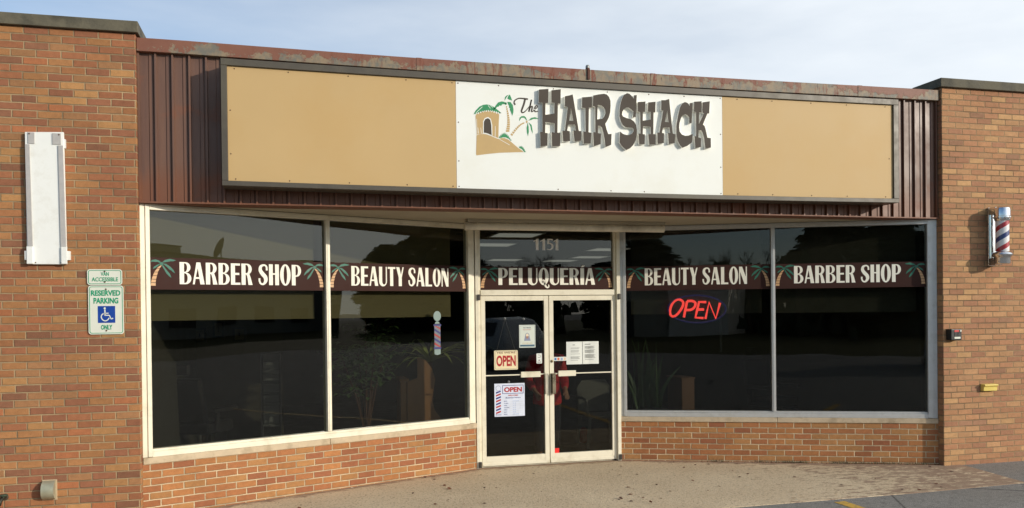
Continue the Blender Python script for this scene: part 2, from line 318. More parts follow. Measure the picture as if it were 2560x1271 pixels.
def ground_mat(kind):
    m = bpy.data.materials.new(kind); g = G(m); tc = g.n.new('ShaderNodeTexCoord'); P = tc.outputs['Object']; sp = g.n.new('ShaderNodeSeparateXYZ'); g.plug(P, sp.inputs[0])
    f = g.noise(P, 90., 3.); md = g.noise(P, 14., 6., .7); bg_ = g.noise(P, 1.1, 5.)
    if kind == 'asphalt':
        f2 = g.noise(P, 170., 2.); c = g.mix(g.rng(f2, .38, .62), lin(96, 94, 90), lin(176, 172, 164)); c = g.mix(g.math('MULTIPLY', g.rng(f, .4, .6), .35), c, lin(120, 117, 112)); c = g.mix(g.math('MULTIPLY', g.rng(md, .5, .7), .5), c, lin(74, 72, 70)); c = g.mix(g.math('MULTIPLY', g.rng(bg_, .4, .7), .4), c, lin(126, 120, 110))
        vo = g.node('ShaderNodeTexVoronoi', 0, {0: P, 2: .55}, feature='DISTANCE_TO_EDGE'); ck = g.rng(g.math('ADD', vo, g.math('MULTIPLY', md, .02)), .019, .011); c = g.mix(g.math('MULTIPLY', ck, .7), c, lin(40, 38, 36))
        g.setbump(f, .006)
    else:
        c = g.mix(g.rng(bg_, .3, .7), lin(218, 196, 162), lin(198, 174, 140)); c = g.mix(g.math('MULTIPLY', g.rng(f, .35, .7), .45), c, lin(226, 212, 186)); c = g.mix(g.math('MULTIPLY', g.rng(g.noise(P, 38., 5., .7), .54, .64), .75), c, lin(128, 110, 90)); c = g.mix(g.rng(g.noise(P, 120., 2.), .66, .72), c, lin(235, 226, 206))
        # worn red paint: along the walls and over the right-hand end
        xx, yy = sp.outputs[0], sp.outputs[1]
        dl = g.math('SUBTRACT', g.math('MULTIPLY_ADD', xx, .4098, .087), yy); dr = g.math('SUBTRACT', g.math('MULTIPLY_ADD', xx, -.4176, 3.747), yy)
        dw = g.math('MINIMUM', g.math('MINIMUM', dl, dr), g.math('SUBTRACT', 1.53, yy))
        near = g.rng(dw, .20, .0, 0., .36); right = g.math('MULTIPLY', g.rng(xx, 5.4, 8.4), .24); rim = g.rng(yy, -.75, -1.25, 0, .06)
        st = g.node('ShaderNodeVectorMath', 0, {0: P, 1: (1., 2.4, 1.)}, operation='MULTIPLY'); pn = g.math('ADD', g.math('ADD', g.noise(st, 5., 8., .72), near), g.math('ADD', right, rim))
        c = g.mix(g.math('MULTIPLY', g.rng(pn, .64, .73), .85), c, g.mix(g.rng(md, .4, .6), lin(136, 112, 94), lin(156, 130, 110)))
        c = g.mix(g.rng(g.noise(st, 11., 6., .7), .645, .67), c, lin(120, 84, 68)); g.setbump(g.math('ADD', f, g.math('MULTIPLY', md, 1.5)), .004)
    g.plug(c, g.b.inputs['Base Color']); g.b.inputs['Roughness'].default_value = .93; g.b.inputs['Specular IOR Level'].default_value = .2; return m
asphalt_m, concrete_m = ground_mat('asphalt'), ground_mat('concrete')
yellow_m = M('worn_yellow_paint', lin(206, 164, 70), .8, var=.12, scale=30, dirt=lin(110, 104, 94), dirt_amt=.95, dirt_scale=14, bump=.002, bscale=80)
def glass_mat(name, tint):
    m = bpy.data.materials.new(name); m.use_nodes = True; t = m.node_tree; n = t.nodes; n.clear()
    fr = n.new('ShaderNodeFresnel'); ge = n.new('ShaderNodeNewGeometry'); io = n.new('ShaderNodeMapRange'); io.inputs[3].default_value = 1.52; io.inputs[4].default_value = 1/1.52; t.links.new(ge.outputs['Backfacing'], io.inputs[0]); t.links.new(io.outputs[0], fr.inputs[0]); tr = n.new('ShaderNodeBsdfTransparent'); tr.inputs[0].default_value = (*tint, 1); gl = n.new('ShaderNodeBsdfGlossy'); gl.inputs['Roughness'].default_value = .0
    nz = n.new('ShaderNodeTexNoise'); nz.inputs['Scale'].default_value = .9; nz.inputs['Detail'].default_value = 1; tc = n.new('ShaderNodeTexCoord'); t.links.new(tc.outputs['Object'], nz.inputs[0])
    bp = n.new('ShaderNodeBump'); bp.inputs['Distance'].default_value = .006; bp.inputs['Strength'].default_value = .5; t.links.new(nz.outputs[0], bp.inputs['Height']); t.links.new(bp.outputs[0], gl.inputs['Normal'])
    mx = n.new('ShaderNodeMixShader'); o = n.new('ShaderNodeOutputMaterial'); t.links.new(fr.outputs[0], mx.inputs[0]); t.links.new(tr.outputs[0], mx.inputs[1]); t.links.new(gl.outputs[0], mx.inputs[2]); t.links.new(mx.outputs[0], o.inputs[0]); return m
glass_m = glass_mat('tinted_glass', (.68, .69, .655))

# ================================================================== GROUND
gm = MB(); gm.box(-300, 300, -420, 60, -.6, -.010); struct(gm.build('ground', asphalt_m))
pv = MB(); pv.prism([(-6.2, -1.2), (5.0, -1.17), (7.4, -1.14), (8.86, -1.06), (8.99, -.2), (8.99, .05), (-6.2, .05)], -.2, -.004)
pv.prism([(0, .05), (8.764, .05), (5.3, 1.56), (3.46, 1.56)], -.2, -.0041); struct(pv.build('pavement', concrete_m))
lw_ = MB(); lw_.box(-120, 120, -150, -24, -.2, -.004); struct(lw_.build('added_lawn', M('added_dark_grass', lin(74, 72, 46), .95, var=.3, scale=3, spec=.1)))  # unseen dark sheet, added to darken the ground mirrored in the panes
yl = MB(); yl.prism([(6.40, -1.25), (6.52, -1.25), (6.62, -6.2), (6.50, -6.2)], -.03, -.006); struct(yl.build('parking_line', yellow_m))

# ================================================================== BUILDING
B = thing('shop_building', 'single storey brick shop with a recessed glass front and brown ribbed metal fascia', 'building', (4.38, 5, 0))
def pier(x0, x1, mat_, cx0, cx1):
    p = MB(); p.box(x0, x1, 0, 12, -.3, 4.445); o = p.build('brick_pier', mat_, B, uv=True, bevel=.006, seg=1)
    c = MB(); xs = [cx0+(cx1-cx0)*i/4 for i in range(5)]
    for a, b in zip(xs, xs[1:]): c.box(a+.003, b-.003, -.04, .44, 4.445, 4.548)
    c.build('coping', coping_m, o, bevel=.006)
    c = MB()
    c.box(cx0, cx0+.3, .445, 12, 4.445, 4.545); c.build('coping', coping_m, o, bevel=.006)
    return o
pier(-6, 0, brick_l, -6.05, .032); pier(W, 14.5, brick_r, 8.722, 14.55)
# ribbed fascia
fm = MB(); per = .148; prof = []; x = .0
for k in range(int(W/per)+1):
    x = k*per
    for dx, dy in ((.0, .09), (.002, .058), (.018, .058), (.021, .09), (.094, .09), (.100, .083), (.132, .083), (.137, .09)):
        if x+dx < W-.002: prof.append((x+dx+.001, dy))
prof.append((W-.001, .09))
vs = []; fs = []
for (px_, py_) in prof: vs += [(px_, py_, 2.918), (px_, py_, 4.31)]
for i in range(len(prof)-1): fs.append((2*i, 2*i+2, 2*i+3, 2*i+1))
fm.add(vs, fs); fm.box(.001, W-.001, .1, .3, 2.93, 4.31); fo = fm.build('fascia', fascia_m, B)
fo2 = MB(); fo2.box(.002, W-.002, .046, .3, 2.908, 2.921); fo2.build('drip_edge', M('rusty_trim', lin(122, 78, 56), .6, var=.2, scale=9), fo)
for me_o in (fo,):                                # put the object origin at the fascia's bottom-left so its own coordinates measure height
    me_o.data.transform(Matrix.Translation((B.location.x, B.location.y, -2.918))); me_o.location = (-B.location.x, -B.location.y, 2.918)
    for ch in me_o.children: ch.data.transform(Matrix.Translation((B.location.x, B.location.y, -2.918)))
cp = MB(); cuts = [0.004, 2.61, 5.12, 7.68, W-.004]
for a, b in zip(cuts, cuts[1:]): cp.box(a, b-.003, .028, .36, 4.297, 4.42)
for a in cuts[1:-1]: cp.box(a-.03, a+.03, .0245, .36, 4.295, 4.4225)
co = cp.build('cap_flashing', cap_m, B, bevel=.004)
co.data.transform(Matrix.Translation((B.location.x, B.location.y, -4.297))); co.location = (-B.location.x, -B.location.y, 4.297)
rf = MB(); rf.box(0, W, .37, 12, 4.1, 4.3); rf.build('roof', M('roof_gravel', lin(120, 116, 108), .9), B)
# soffit and interior shell
sf = MB(); sf.prism([(0, .1), (W, .1), (5.36, 1.6), (3.41, 1.6)], SOFF, 3.0); sf.build('soffit', soffit_m, B)
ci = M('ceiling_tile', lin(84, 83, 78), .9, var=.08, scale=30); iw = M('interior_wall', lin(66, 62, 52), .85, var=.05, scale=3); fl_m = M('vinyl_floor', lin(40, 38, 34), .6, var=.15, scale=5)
c = MB(); c.prism([(0.0, .14), (3.395, 1.61), (5.375, 1.61), (W, .14), (W, 11.5), (0, 11.5)], SOFF-.004, 3.02); c.build('ceiling', ci, B)
c = MB(); c.prism([(0.01, .2), (3.4, 1.6), (5.37, 1.6), (W-.01, .2), (W-.01, 11.5), (.01, 11.5)], -.2, .0); c.build('interior_floor', fl_m, B)
c = MB(); c.box(.0, W, 9.6, 11.6, 0, 2.9); c.build('back_wall', iw, B)
for x0_, x1_ in ((0, .06), (W-.06, W)): c = MB(); c.box(x0_, x1_, .3, 9.6, 0, 2.9); c.build('lining_wall', iw, B)
# angled low walls, sills, windows
def bay(F, glass, frame, right):
    p = MB(); p.fbox(F, 0, WLEN, -.2, 0, -.2, .483); lw = p.build('low_wall', brick_w, B, uv=True)
    s = MB(); mid = glass[1][0]-.025 if not right else 1.89
    for (p_, q_) in ((.002, mid-.002), (mid+.002, WLEN-.002)): s = MB(); s.fbox(F, p_, q_, -.19, .014, .4835, .5435); s.build('window_sill', sill_m, lw, bevel=.004)
    (a0, a1), (b0, b1) = glass; z0, z1 = .618, 2.853; f = MB(); zt = SOFF-.006
    f.fbox(F, .003, a0*.55, -.10, -.004, .545, zt); f.fbox(F, a0*.55+.0005, a0, -.10, .008, .548, zt-.002)                # left jamb, two steps
    f.fbox(F, a1, b0, -.10, .008, z0+.0005, z1-.0005); f.fbox(F, a1+.014, b0-.014, .008, .012, z0, z1)                    # mullion
    e = b1+(WLEN-b1)*.5
    f.fbox(F, b1, e, -.10, .008, .548, zt-.002); f.fbox(F, e+.0005, WLEN-.003, -.10, -.004, .545, zt)
    f.fbox(F, a0+.0005, b1-.0005, -.10, .008, .5445, z0-.022); f.fbox(F, a0+.0005, b1-.0005, -.10, -.006, z0-.0215, z0)   # stepped bottom rail
    f.fbox(F, a0+.0005, b1-.0005, -.10, .008, z1, zt); f.fbox(F, a0, b1, .008, .013, z1+.03, z1+.036)                     # head
    w_ = f.build('window', frame, B, bevel=.002, seg=1)
    for (x0, x1) in glass:
        q = MB(); q.fbox(F, x0-.004, x1+.004, -.046, -.04, z0-.004, z1+.004); q.build('pane', glass_m, w_)
GL = ((.088, 1.8455), (1.8915, 3.649)); GR = ((.078, 1.8336), (1.8790, 3.630))
bay(FL, GL, frame_m, False); bay(FR, GR, frame_grey, True)
# entrance
f = MB(); F = FD
f.fbox(F, 3.468, 3.508, -.1, .03, 0, 2.904); f.fbox(F, 3.5085, 3.536, -.1, .0, 0, 2.902)
f.fbox(F, 5.262, 5.306, -.1, .03, 0, 2.904); f.fbox(F, 5.236, 5.2615, -.1, .0, 2.06, 2.902); f.fbox(F, 5.258, 5.2615, -.1, .0, 0, 2.06)
f.fbox(F, 3.5365, 5.2355, -.1, .012, 2.062, 2.128); f.fbox(F, 3.5365, 5.2355, -.1, .0, 2.85, 2.902); f.fbox(F, 3.54, 5.232, -.1, -.02, .0, .006)
df = f.build('door_frame', frame_m, B, bevel=.002, seg=1)
q = MB(); q.fbox(F, 3.53, 5.24, -.046, -.04, 2.12, 2.86); q.build('pane', glass_m, df)
pivot_m = M('pivot_metal', lin(84, 80, 74), .4, .7)
def door(a0, a1, g0, g1, hinge_left):
    d = MB(); z0, z1 = .014, 2.056
    d.fbox(F, a0, g0, -.055, -.006, z0, z1); d.fbox(F, g1, a1, -.055, -.006, z0, z1)
    d.fbox(F, g0+.0005, g1-.0005, -.055, -.007, 1.998, z1); d.fbox(F, g0+.0005, g1-.0005, -.055, -.007, z0, .128)
    d.fbox(F, a0+.004, a1-.004, -.006, -.003, .016, .05)                                       # sweep plate
    o = d.build('door', frame_m, B, bevel=.002, seg=1)
    q = MB(); q.fbox(F, g0-.004, g1+.004, -.034, -.028, .124, 2.002); q.build('pane', glass_m, o)
    b = MB(); s = 1 if hinge_left else -1; fx, hx = (g0, g1) if hinge_left else (g1, g0)
    b.box(min(g0, g1), max(g0, g1), 1.094, 1.108, -.022, -.010, 0, F.mat())
    p0, p1 = (hx-.30, hx-.055) if hinge_left else (hx+.055, hx+.28)
    b.fbox(F, p0, p1, -.024, .006, 1.068, 1.136); b.fbox(F, p0, p1, .006, .009, 1.125, 1.134); b.build('push_bar', frame_m, o, bevel=.002)
    h = MB(); e = a1 if hinge_left else a0; hz0, hz1 = .858, 1.108
    c0 = (e-.062, e-.012) if hinge_left else (e+.010, e+.062)
    h.fbox(F, c0[0], c0[1], -.006, .004, hz0, hz1); k = c0[0] if hinge_left else c0[1]-.012
    h.fbox(F, k, k+.012, .004, .045, hz0, hz1); h.fbox(F, min(k, k-.025*(-s) if hinge_left else k-.03), max(k+.012, k), .040, .046, hz0, hz1); h.build('pull_handle', M('satin_handle', lin(214, 206, 186), .35, .4) if hinge_left else M('worn_handle', lin(168, 156, 132), .3, .8), o, bevel=.002)
    if not hinge_left:
        l = MB(); l.lathe([(.017, 0), (.017, .006), (.012, .01), (.004, .012)], 16, 0, F.mat(a0+.028, -.006, 1.255)); l.build('lock', M('brass_lock', lin(120, 104, 76), .35, .8), o, smooth=False)
    hh = a0 if hinge_left else a1
    for z in (2.005, .01):
        hg = MB(); hg.fbox(F, hh-.035*(1 if hinge_left else -1)-.018, hh-.035*(1 if hinge_left else -1)+.018, .031, .052, z, z+.07)
        hg.build('pivot_hinge', pivot_m, o, bevel=.006)
    return o
door(3.541, 4.383, 3.592, 4.328, True); door(4.392, 5.256, 4.446, 5.202, False)

# ------------------------------------------------------------------ shutter tube over the door
t = thing('awning_roller', 'long beige roller tube fixed under the soffit above the glass doors', 'roller', (4.46, .98, 2.80))
a = MB(); a.box(3.27, 5.66, .93, 1.12, 2.874, SOFF-.001); a.build('back_board', soffit_m, t, bevel=.004)
a = MB(); a.tube([(3.245+.06, .975, 2.834), (5.68-.02, .975, 2.834)], .044, 20); a.lathe([(.049, 0), (.05, .03), (.049, .06)], 20, 0, Matrix.Translation((3.243, .975, 2.834)) @ Matrix.Rotation(R_(90), 4, 'Y')); a.build('tube', M('roller_paint', lin(232, 224, 204), .6, var=.08, dirt=lin(140, 128, 108), dirt_amt=.5), t, autosmooth=40)
for xx in (3.36, 3.97, 4.63, 5.18, 5.62):
    k = MB(); k.box(xx-.012, xx+.012, .935, .96, 2.86, 2.9); k.ball((xx, .934, 2.872), .009, 0, 6); k.build('bracket', soffit_m, t)

# ================================================================== SIGN BOX
S = thing('fascia_sign', 'wide tan and white sign box with raised brown letters and a painted hut', 'shop sign', (4.38, -.05, 3.05))
X0, X1, Z0, Z1 = .750, 8.012, 3.054, 4.218; fw = .055
s = MB(); s.box(X0, X1, -.2, .056, Z0, Z0+.046); s.box(X0, X1, -.2, .056, Z1-.062, Z1); s.box(X0, X0+fw, -.1995, .056, Z0+.0465, Z1-.0625); s.box(X1-fw-.012, X1, -.1995, .056, Z0+.0465, Z1-.0625)
s.box(X0+.01, X1-.01, -.12, .05, Z0+.01, Z1-.01)
so_ = s.build('sign_frame', bronze_m, S, bevel=.003, seg=1)
PY = -.178
def panel(a, b, m, name, spots):
    p = MB(); p.box(a, b, PY, -.125, Z0+.046, Z1-.064)
    for (x_, z_) in spots: p.lathe([(.0065, 0), (.0055, .003), (.002, .0045)], 8, 1, Matrix.Translation((x_, PY, z_)) @ Matrix.Rotation(R_(90), 4, 'X'))
    return p.build(name, [m, screw_m], S)
zt, zb = Z1-.085, Z0+.066
panel(X0+fw+.001, 2.9355, tan_m, 'tan_panel', [(x_, z_) for x_ in (.87, 1.35, 1.9, 2.45, 2.9) for z_ in (zt, zb)]+[(.83, 3.35), (.83, 3.75)])
panel(2.938, 5.821, white_m, 'white_panel', [(x_, zt) for x_ in (2.96, 3.37, 3.94, 4.52, 4.98, 5.38, 5.8)]+[(x_, zb) for x_ in (2.96, 3.98, 4.55, 4.92, 5.8)]+[(2.96, 3.75), (2.96, 3.37), (5.8, 3.75), (5.8, 3.4)])
panel(5.8235, X1-fw-.0125, tan_m, 'tan_panel', [(x_, z_) for x_ in (6.0, 6.42, 6.9, 7.35, 7.85) for z_ in (zt, zb)]+[(7.9, 3.55)])
def sag(o, amt=.022):                             # the long sign and roof edge hang a little in the middle
    bm = bmesh.new(); bm.from_mesh(o.data); bmesh.ops.subdivide_edges(bm, edges=[e for e in bm.edges if abs(e.verts[0].co.x-e.verts[1].co.x) > 1.2], cuts=11)
    ox = o.matrix_basis.translation.x; q = o.parent
    while q is not None: ox += q.location.x; q = q.parent
    for v in bm.verts: v.co.z -= amt*max(0, 1-((v.co.x+ox-4.38)/4.0)**2)
    bm.to_mesh(o.data); bm.free()
for o in list(S.children)+[co]: sag(o, .026 if o is co else .020)
# raised letters: outlines measured on the photograph, laid on the real letter plane 4 cm in front of the panel
FLt = Frame(0, PY-.036, 1, 0); FPan = Frame(0, PY, 1, 0)
def zl(pts, sc_, ox, oy, F=FLt, h=.0): return [F.az(ox+x_/sc_, oy+y_/sc_, h) for x_, y_ in pts]
Z1c = (7.262, 1330, 210); Z2c = (7.942, 1530, 225); Z3c = (7.706, 1170, 230)
GLY = {
 'H': (Z1c, [[(125,103),(300,90),(293,350),(245,348),(243,562),(405,540),(408,345),(352,340),(352,117),(523,98),(518,362),(470,360),(463,888),(515,895),(512,1128),(365,1138),(358,875),(410,885),(412,715),(242,695),(240,890),(283,893),(278,1122),(155,1138),(148,872),(190,872),(188,345),(122,335)]], 0),
 'A': (Z1c, [[(598,225),(670,212),(740,192),(850,855),(897,860),(895,1030),(775,1050),(752,848),(795,848),(783,740),(655,745),(640,850),(685,860),(692,1035),(568,1050),(553,850),(600,852),(650,420),(598,410)], [(705,435),(750,672),(678,668)]], 0),
 'I': (Z1c, [[(910,245),(1088,232),(1083,435),(1033,435),(1028,880),(1078,890),(1065,1082),(940,1088),(930,865),(975,870),(968,440),(908,432)]], 0),
 'R': (Z1c, [[(1112,212),(1220,190),(1310,180),(1360,195),(1400,240),(1425,310),(1428,400),(1420,520),(1395,610),(1360,680),(1330,725),(1355,830),(1385,912),(1445,908),(1438,1108),(1335,1150),(1318,1010),(1300,900),(1270,790),(1240,765),(1200,760),(1198,895),(1253,905),(1247,1095),(1125,1130),(1112,875),(1150,880),(1150,415),(1105,400)], [(1192,385),(1260,395),(1305,430),(1330,480),(1332,540),(1310,600),(1275,635),(1185,645)]], 0),
 'S': (Z2c, [[(440,108),(493,105),(472,540),(418,540),(425,430),(380,385),(330,352),(280,355),(235,385),(205,435),(200,490),(220,530),(290,560),(380,585),(440,630),(480,700),(495,790),(492,900),(470,1000),(420,1100),(360,1160),(285,1195),(230,1150),(180,1095),(148,1040),(160,825),(210,870),(280,895),(340,897),(395,870),(430,820),(432,780),(400,755),(330,750),(270,745),(215,700),(175,620),(150,520),(152,390),(170,270),(200,170),(240,100),(300,65),(350,80),(390,120),(435,175)]], 0),
 'h': (Z2c, [[(512,243),(665,232),(655,440),(615,440),(612,612),(765,592),(770,440),(713,435),(718,250),(867,236),(860,448),(825,445),(822,878),(867,885),(865,1090),(740,1092),(722,878),(770,878),(770,735),(615,722),(612,880),(655,885),(648,1078),(542,1082),(528,870),(568,868),(560,440),(510,432)]], 0),
 'a': (Z2c, [[(980,205),(1060,205),(1135,180),(1207,870),(1258,880),(1245,1055),(1130,1078),(1112,858),(1155,858),(1140,745),(1010,755),(995,855),(1035,862),(1030,1055),(905,1075),(900,850),(942,850),(1018,410),(978,400)], [(1097,405),(1122,645),(1052,635)]], 0),
 'c': (Z2c, [[(1548,262),(1597,260),(1582,660),(1535,672),(1532,545),(1500,505),(1460,485),(1410,500),(1370,560),(1340,660),(1332,750),(1345,830),(1390,890),(1450,912),(1520,910),(1605,872),(1590,1040),(1500,1110),(1400,1150),(1350,1100),(1300,1000),(1278,880),(1280,700),(1310,520),(1350,350),(1390,275),(1450,240),(1500,260),(1540,318)]], 0),
 'k': (Z2c, [[(1632,235),(1780,226),(1775,445),(1730,450),(1725,680),(1825,470),(1795,440),(1797,248),(1942,228),(1930,470),(1895,468),(1805,690),(1840,720),(1860,790),(1895,950),(1962,958),(1965,1145),(1855,1168),(1830,960),(1800,850),(1770,805),(1720,805),(1718,945),(1770,960),(1765,1135),(1655,1158),(1640,920),(1672,925),(1668,440),(1625,435)]], 0)}
for ch, (cfg, loops, _) in GLY.items():
    lp = [zl(q, *cfg) for q in loops]; vs, fs = curve_geo(lp, .035); mb = MB(); mt = FLt.mat(0, -.035, 0)
    mb.add(vs, fs, 0, mt)
    o = mb.build('letter', [letter_m, edge_m], S)
    for p in o.data.polygons:
        if abs(p.normal.y) < .5: p.material_index = 1
# painted script and hut picture on the white panel
def paint(F, items, name, mats, parent, h=.0015, step=.0006, thick=.0012):
    mb = MB()
    for i, (mi, loops) in enumerate(items):
        vs, fs = curve_geo(loops, thick); mb.add(vs, fs, mi, F.mat(0, h-.0012+step*mi, 0))
    return mb.build(name, mats, parent)
z3 = lambda pts: zl(pts, *Z3c, F=FPan)
k3 = 1/7.706/228
def st3(pts, ws): return stroke(z3(pts), [w_*k3 for w_ in ws])
paint(FPan, [(0, [st3([(912,250),(888,215),(905,165),(975,128),(1060,130),(1155,142)], [34,26,22,22,26,30])]), (0, [st3([(1100,140),(1078,230),(1050,310),(1030,370),(1048,402),(1095,382),(1145,330),(1190,270),(1215,190),(1222,152)], [34,34,32,30,24,18,16,14,16,20])]),
  (0, [st3([(1222,155),(1197,270),(1172,385)], [26,26,28])]), (0, [st3([(1172,365),(1205,300),(1238,280),(1232,330),(1222,372),(1240,382),(1275,355)], [18,18,22,26,24,18,14])]), (0, [st3([(1270,345),(1310,322),(1338,285),(1322,262),(1295,292),(1278,345),(1298,383),(1352,372)], [14,16,18,18,26,30,22,16])])], 'script_lettering', [letter_m], S)
def zig(p0, p1, n, amp, bulge): 
    out = []
    for i in range(n+1):
        t_ = i/n; x_ = p0[0]+(p1[0]-p0[0])*t_; y_ = p0[1]+(p1[1]-p0[1])*t_-bulge*math.sin(math.pi*t_); out.append((x_, y_+(amp if i % 2 else -amp)))
    return out
hut = [
 (0, [z3([(145,470)]+zig((150,440),(600,430),18,-14,60)+[(600,450),(592,600),(585,890),(470,850),(380,812),(300,800),(165,825)])]),
 (0, [z3([(165,838),(230,815),(300,812),(380,830),(480,868),(590,912),(640,890),(700,890),(770,918),(830,965),(900,1025),(970,1085),(1030,1125),(1070,1162),(900,1165),(600,1175),(350,1200),(165,1225),(155,1200)])]),
 (1, [z3([(105,435),(150,360),(220,285),(290,252),(360,243),(430,257),(495,290),(540,325),(590,365),(642,412)]+zig((625,410),(120,432),26,14,62))]),
 (2, [z3([(285,800),(290,570),(320,510),(385,485),(440,525),(466,640),(470,850)])]), (3, [z3([(303,788),(305,580),(332,528),(385,506),(428,540),(448,640),(455,836),(400,812),(350,795)])])]
for i in range(12):                               # banded trunk of the tall palm
    t_ = i/12; y_ = 275+t_*505; cx_ = 742+45*math.sin(t_*2.6)-10*t_; wd = 9+26*t_; hut.append((0, [z3([(cx_-wd, y_), (cx_+wd, y_-4), (cx_+wd*1.02, y_+32), (cx_-wd, y_+34)])]))
for i in range(9):
    t_ = i/9; x_ = 1085-255*t_; y_ = 590+250*t_**1.5+10*t_; wd = 10+12*t_; hut.append((0, [z3([(x_-wd, y_-wd*.5), (x_+wd*.7, y_+wd*.6+2), (x_+wd*.7-22, y_+wd+22), (x_-wd-20, y_+14)])]))
for lf in ([(735,232),(700,195),(650,184),(580,205),(535,265),(478,352),(540,318),(560,290),(590,285),(605,262),(640,268),(660,240),(700,236)], [(758,195),(820,198),(862,255),(876,340),(872,400),(853,462),(830,395),(806,345),(812,320),(790,300),(792,265),(772,240)], [(758,125),(775,85),(805,52),(830,110),(850,168),(815,155),(790,150)], [(705,170),(712,105),(745,70),(790,58),(760,80),(728,130)], [(1142,560),(1112,490),(1080,465),(1030,470),(995,500),(985,565),(1010,530),(1030,500),(1085,500),(1110,530)], [(1165,556),(1215,503),(1290,488),(1362,516),(1300,524),(1260,522),(1220,542)], [(1150,595),(1130,700),(1135,780),(1155,855),(1172,770),(1168,680)], [(1168,590),(1225,640),(1243,740),(1245,805),(1215,730),(1205,670)]):
    hut.append((1, [z3(lf)]))
hut.append((1, [z3([(700,215),(725,200),(748,215),(742,250),(715,250)])])); hut.append((0, [z3([(1118,560),(1140,556),(1150,585),(1130,605),(1115,590)])]))
hut.append((1, [z3([(595,892)]+zig((605,870),(830,935),18,22,95)+[(835,948),(790,905),(730,880),(680,876),(640,886)])])); hut.append((1, [z3([(985,1078)]+zig((990,1062),(1105,1150),12,16,42)+[(1108,1165),(1085,1160),(1040,1105)])]))
for a_, b_ in (((150,410),(275,290)), ((385,260),(430,320)), ((480,300),(420,262)), ((590,905),(800,1025)), ((525,660),(522,870)), ((165,520),(172,810)), ((190,690),(205,805)), ((245,690),(256,800))): hut.append((2, [st3([a_, b_], [7, 9])]))
hut = [(m_ if m_ != 2 else 2, l_) for m_, l_ in hut]
paint(FPan, hut, 'hut_picture', [tan_v, green_v, white_m, letter_m], S, step=.0004)

# ================================================================== WINDOW BANNERS
def gl(ch):
    r = lambda *p: [list(p)]
    G_ = {
     'B': (.50, [[(0,0),(0,1),(.25,1)]+arc(.25,.765,.215,.235,90,-85)+arc(.25,.265,.25,.265,85,-90), [(.19,.565),(.19,.94),(.235,.94)]+arc(.235,.752,.085,.188,90,-90), [(.19,.06),(.19,.495),(.235,.495)]+arc(.235,.277,.105,.217,90,-90)]),
     'A': (.52, [[(0,0),(.17,1),(.34,1),(.52,0),(.33,0),(.295,.25),(.125,.25),(.085,0)], [(.137,.33),(.283,.33),(.225,.74)]]),
     'R': (.51, [[(0,0),(0,1),(.26,1)]+arc(.26,.745,.22,.255,90,-62)+[(.42,.36),(.51,0),(.315,0),(.285,.3),(.25,.45),(.19,.5),(.19,0)], [(.19,.555),(.19,.94),(.24,.94)]+arc(.24,.747,.085,.192,90,-90)]),
     'E': (.43, [[(0,0),(0,1),(.42,1),(.42,.9),(.19,.9),(.19,.56),(.385,.56),(.385,.46),(.19,.46),(.19,.1),(.43,.1),(.43,0)]]),
     'S': (.45, [stroke([(.40,.70),(.385,.88),(.27,.955),(.12,.88),(.095,.70),(.2,.53),(.325,.38),(.345,.2),(.24,.05),(.11,.07),(.05,.2),(.05,.32)], [.09,.085,.08,.13,.165,.19,.19,.16,.1,.085,.085,.085], 5)]),
     'H': (.48, [[(0,0),(0,1),(.185,1),(.185,.575),(.295,.575),(.295,1),(.48,1),(.48,0),(.295,0),(.295,.5),(.185,.5),(.185,0)]]),
     'O': (.52, [arc(.26,.5,.26,.52,0,360,28)[:-1], arc(.26,.5,.085,.44,0,360,24)[:-1]]),
     'P': (.47, [[(0,0),(0,1),(.24,1)]+arc(.24,.71,.23,.29,90,-90)+[(.19,.42),(.19,0)], [(.19,.485),(.19,.94),(.225,.94)]+arc(.225,.712,.09,.228,90,-90)]),
     'U': (.47, [[(0,1),(0,.25)]+arc(.235,.25,.235,.27,180,360,14)+[(.47,1),(.405,1),(.405,.25)]+arc(.295,.25,.11,.18,0,-180,12)+[(.19,1)]]),
     'T': (.46, [[(0,1),(.46,1),(.46,.9),(.325,.9),(.325,0),(.135,0),(.135,.9),(0,.9)]]),
     'Y': (.46, [[(0,1),(.19,1),(.29,.6),(.385,1),(.46,1),(.335,.45),(.335,0),(.145,0),(.145,.45)]]),
     'L': (.42, [[(0,0),(0,1),(.19,1),(.19,.1),(.42,.1),(.42,0)]]),
     'N': (.45, [[(0,0),(0,1),(.175,1),(.385,.42),(.385,1),(.45,1),(.45,0),(.305,0),(.065,.70),(.065,0)]]),
     'Q': (.52, [arc(.26,.5,.26,.52,0,360,28)[:-1], arc(.26,.52,.085,.42,0,360,24)[:-1]]),
     'I': (.19, [[(0,0),(0,1),(.19,1),(.19,0)]]), ' ': (.17, [])}
    G_['Í'] = (.19, G_['I'][1]+[[(.03,1.05),(.09,1.17),(.25,1.17),(.15,1.05)]])
    return G_[ch]
def word_items(word, a0, a1, z0, z1, mi, gap=.055):
    tot = sum(gl(c_)[0]+gap for c_ in word)-gap; kx = (a1-a0)/tot; kz = z1-z0; x_ = 0; out = []
    for c_ in word:
        wd, lps = gl(c_)
        if lps: out.append((mi, [[(a0+(x_+p[0])*kx, z0+p[1]*kz) for p in lp] for lp in lps]))
        if c_ == 'Q': out.append((mi, [[(a0+(x_+p[0])*kx, z0+p[1]*kz) for p in stroke([(.2,.12),(.2,.26),(.29,.27),(.3,.12),(.36,-.08),(.45,-.16),(.52,-.1),(.5,.02)], [.05,.05,.06,.09,.10,.09,.06,.05])]]))
        x_ += wd+gap
    return out
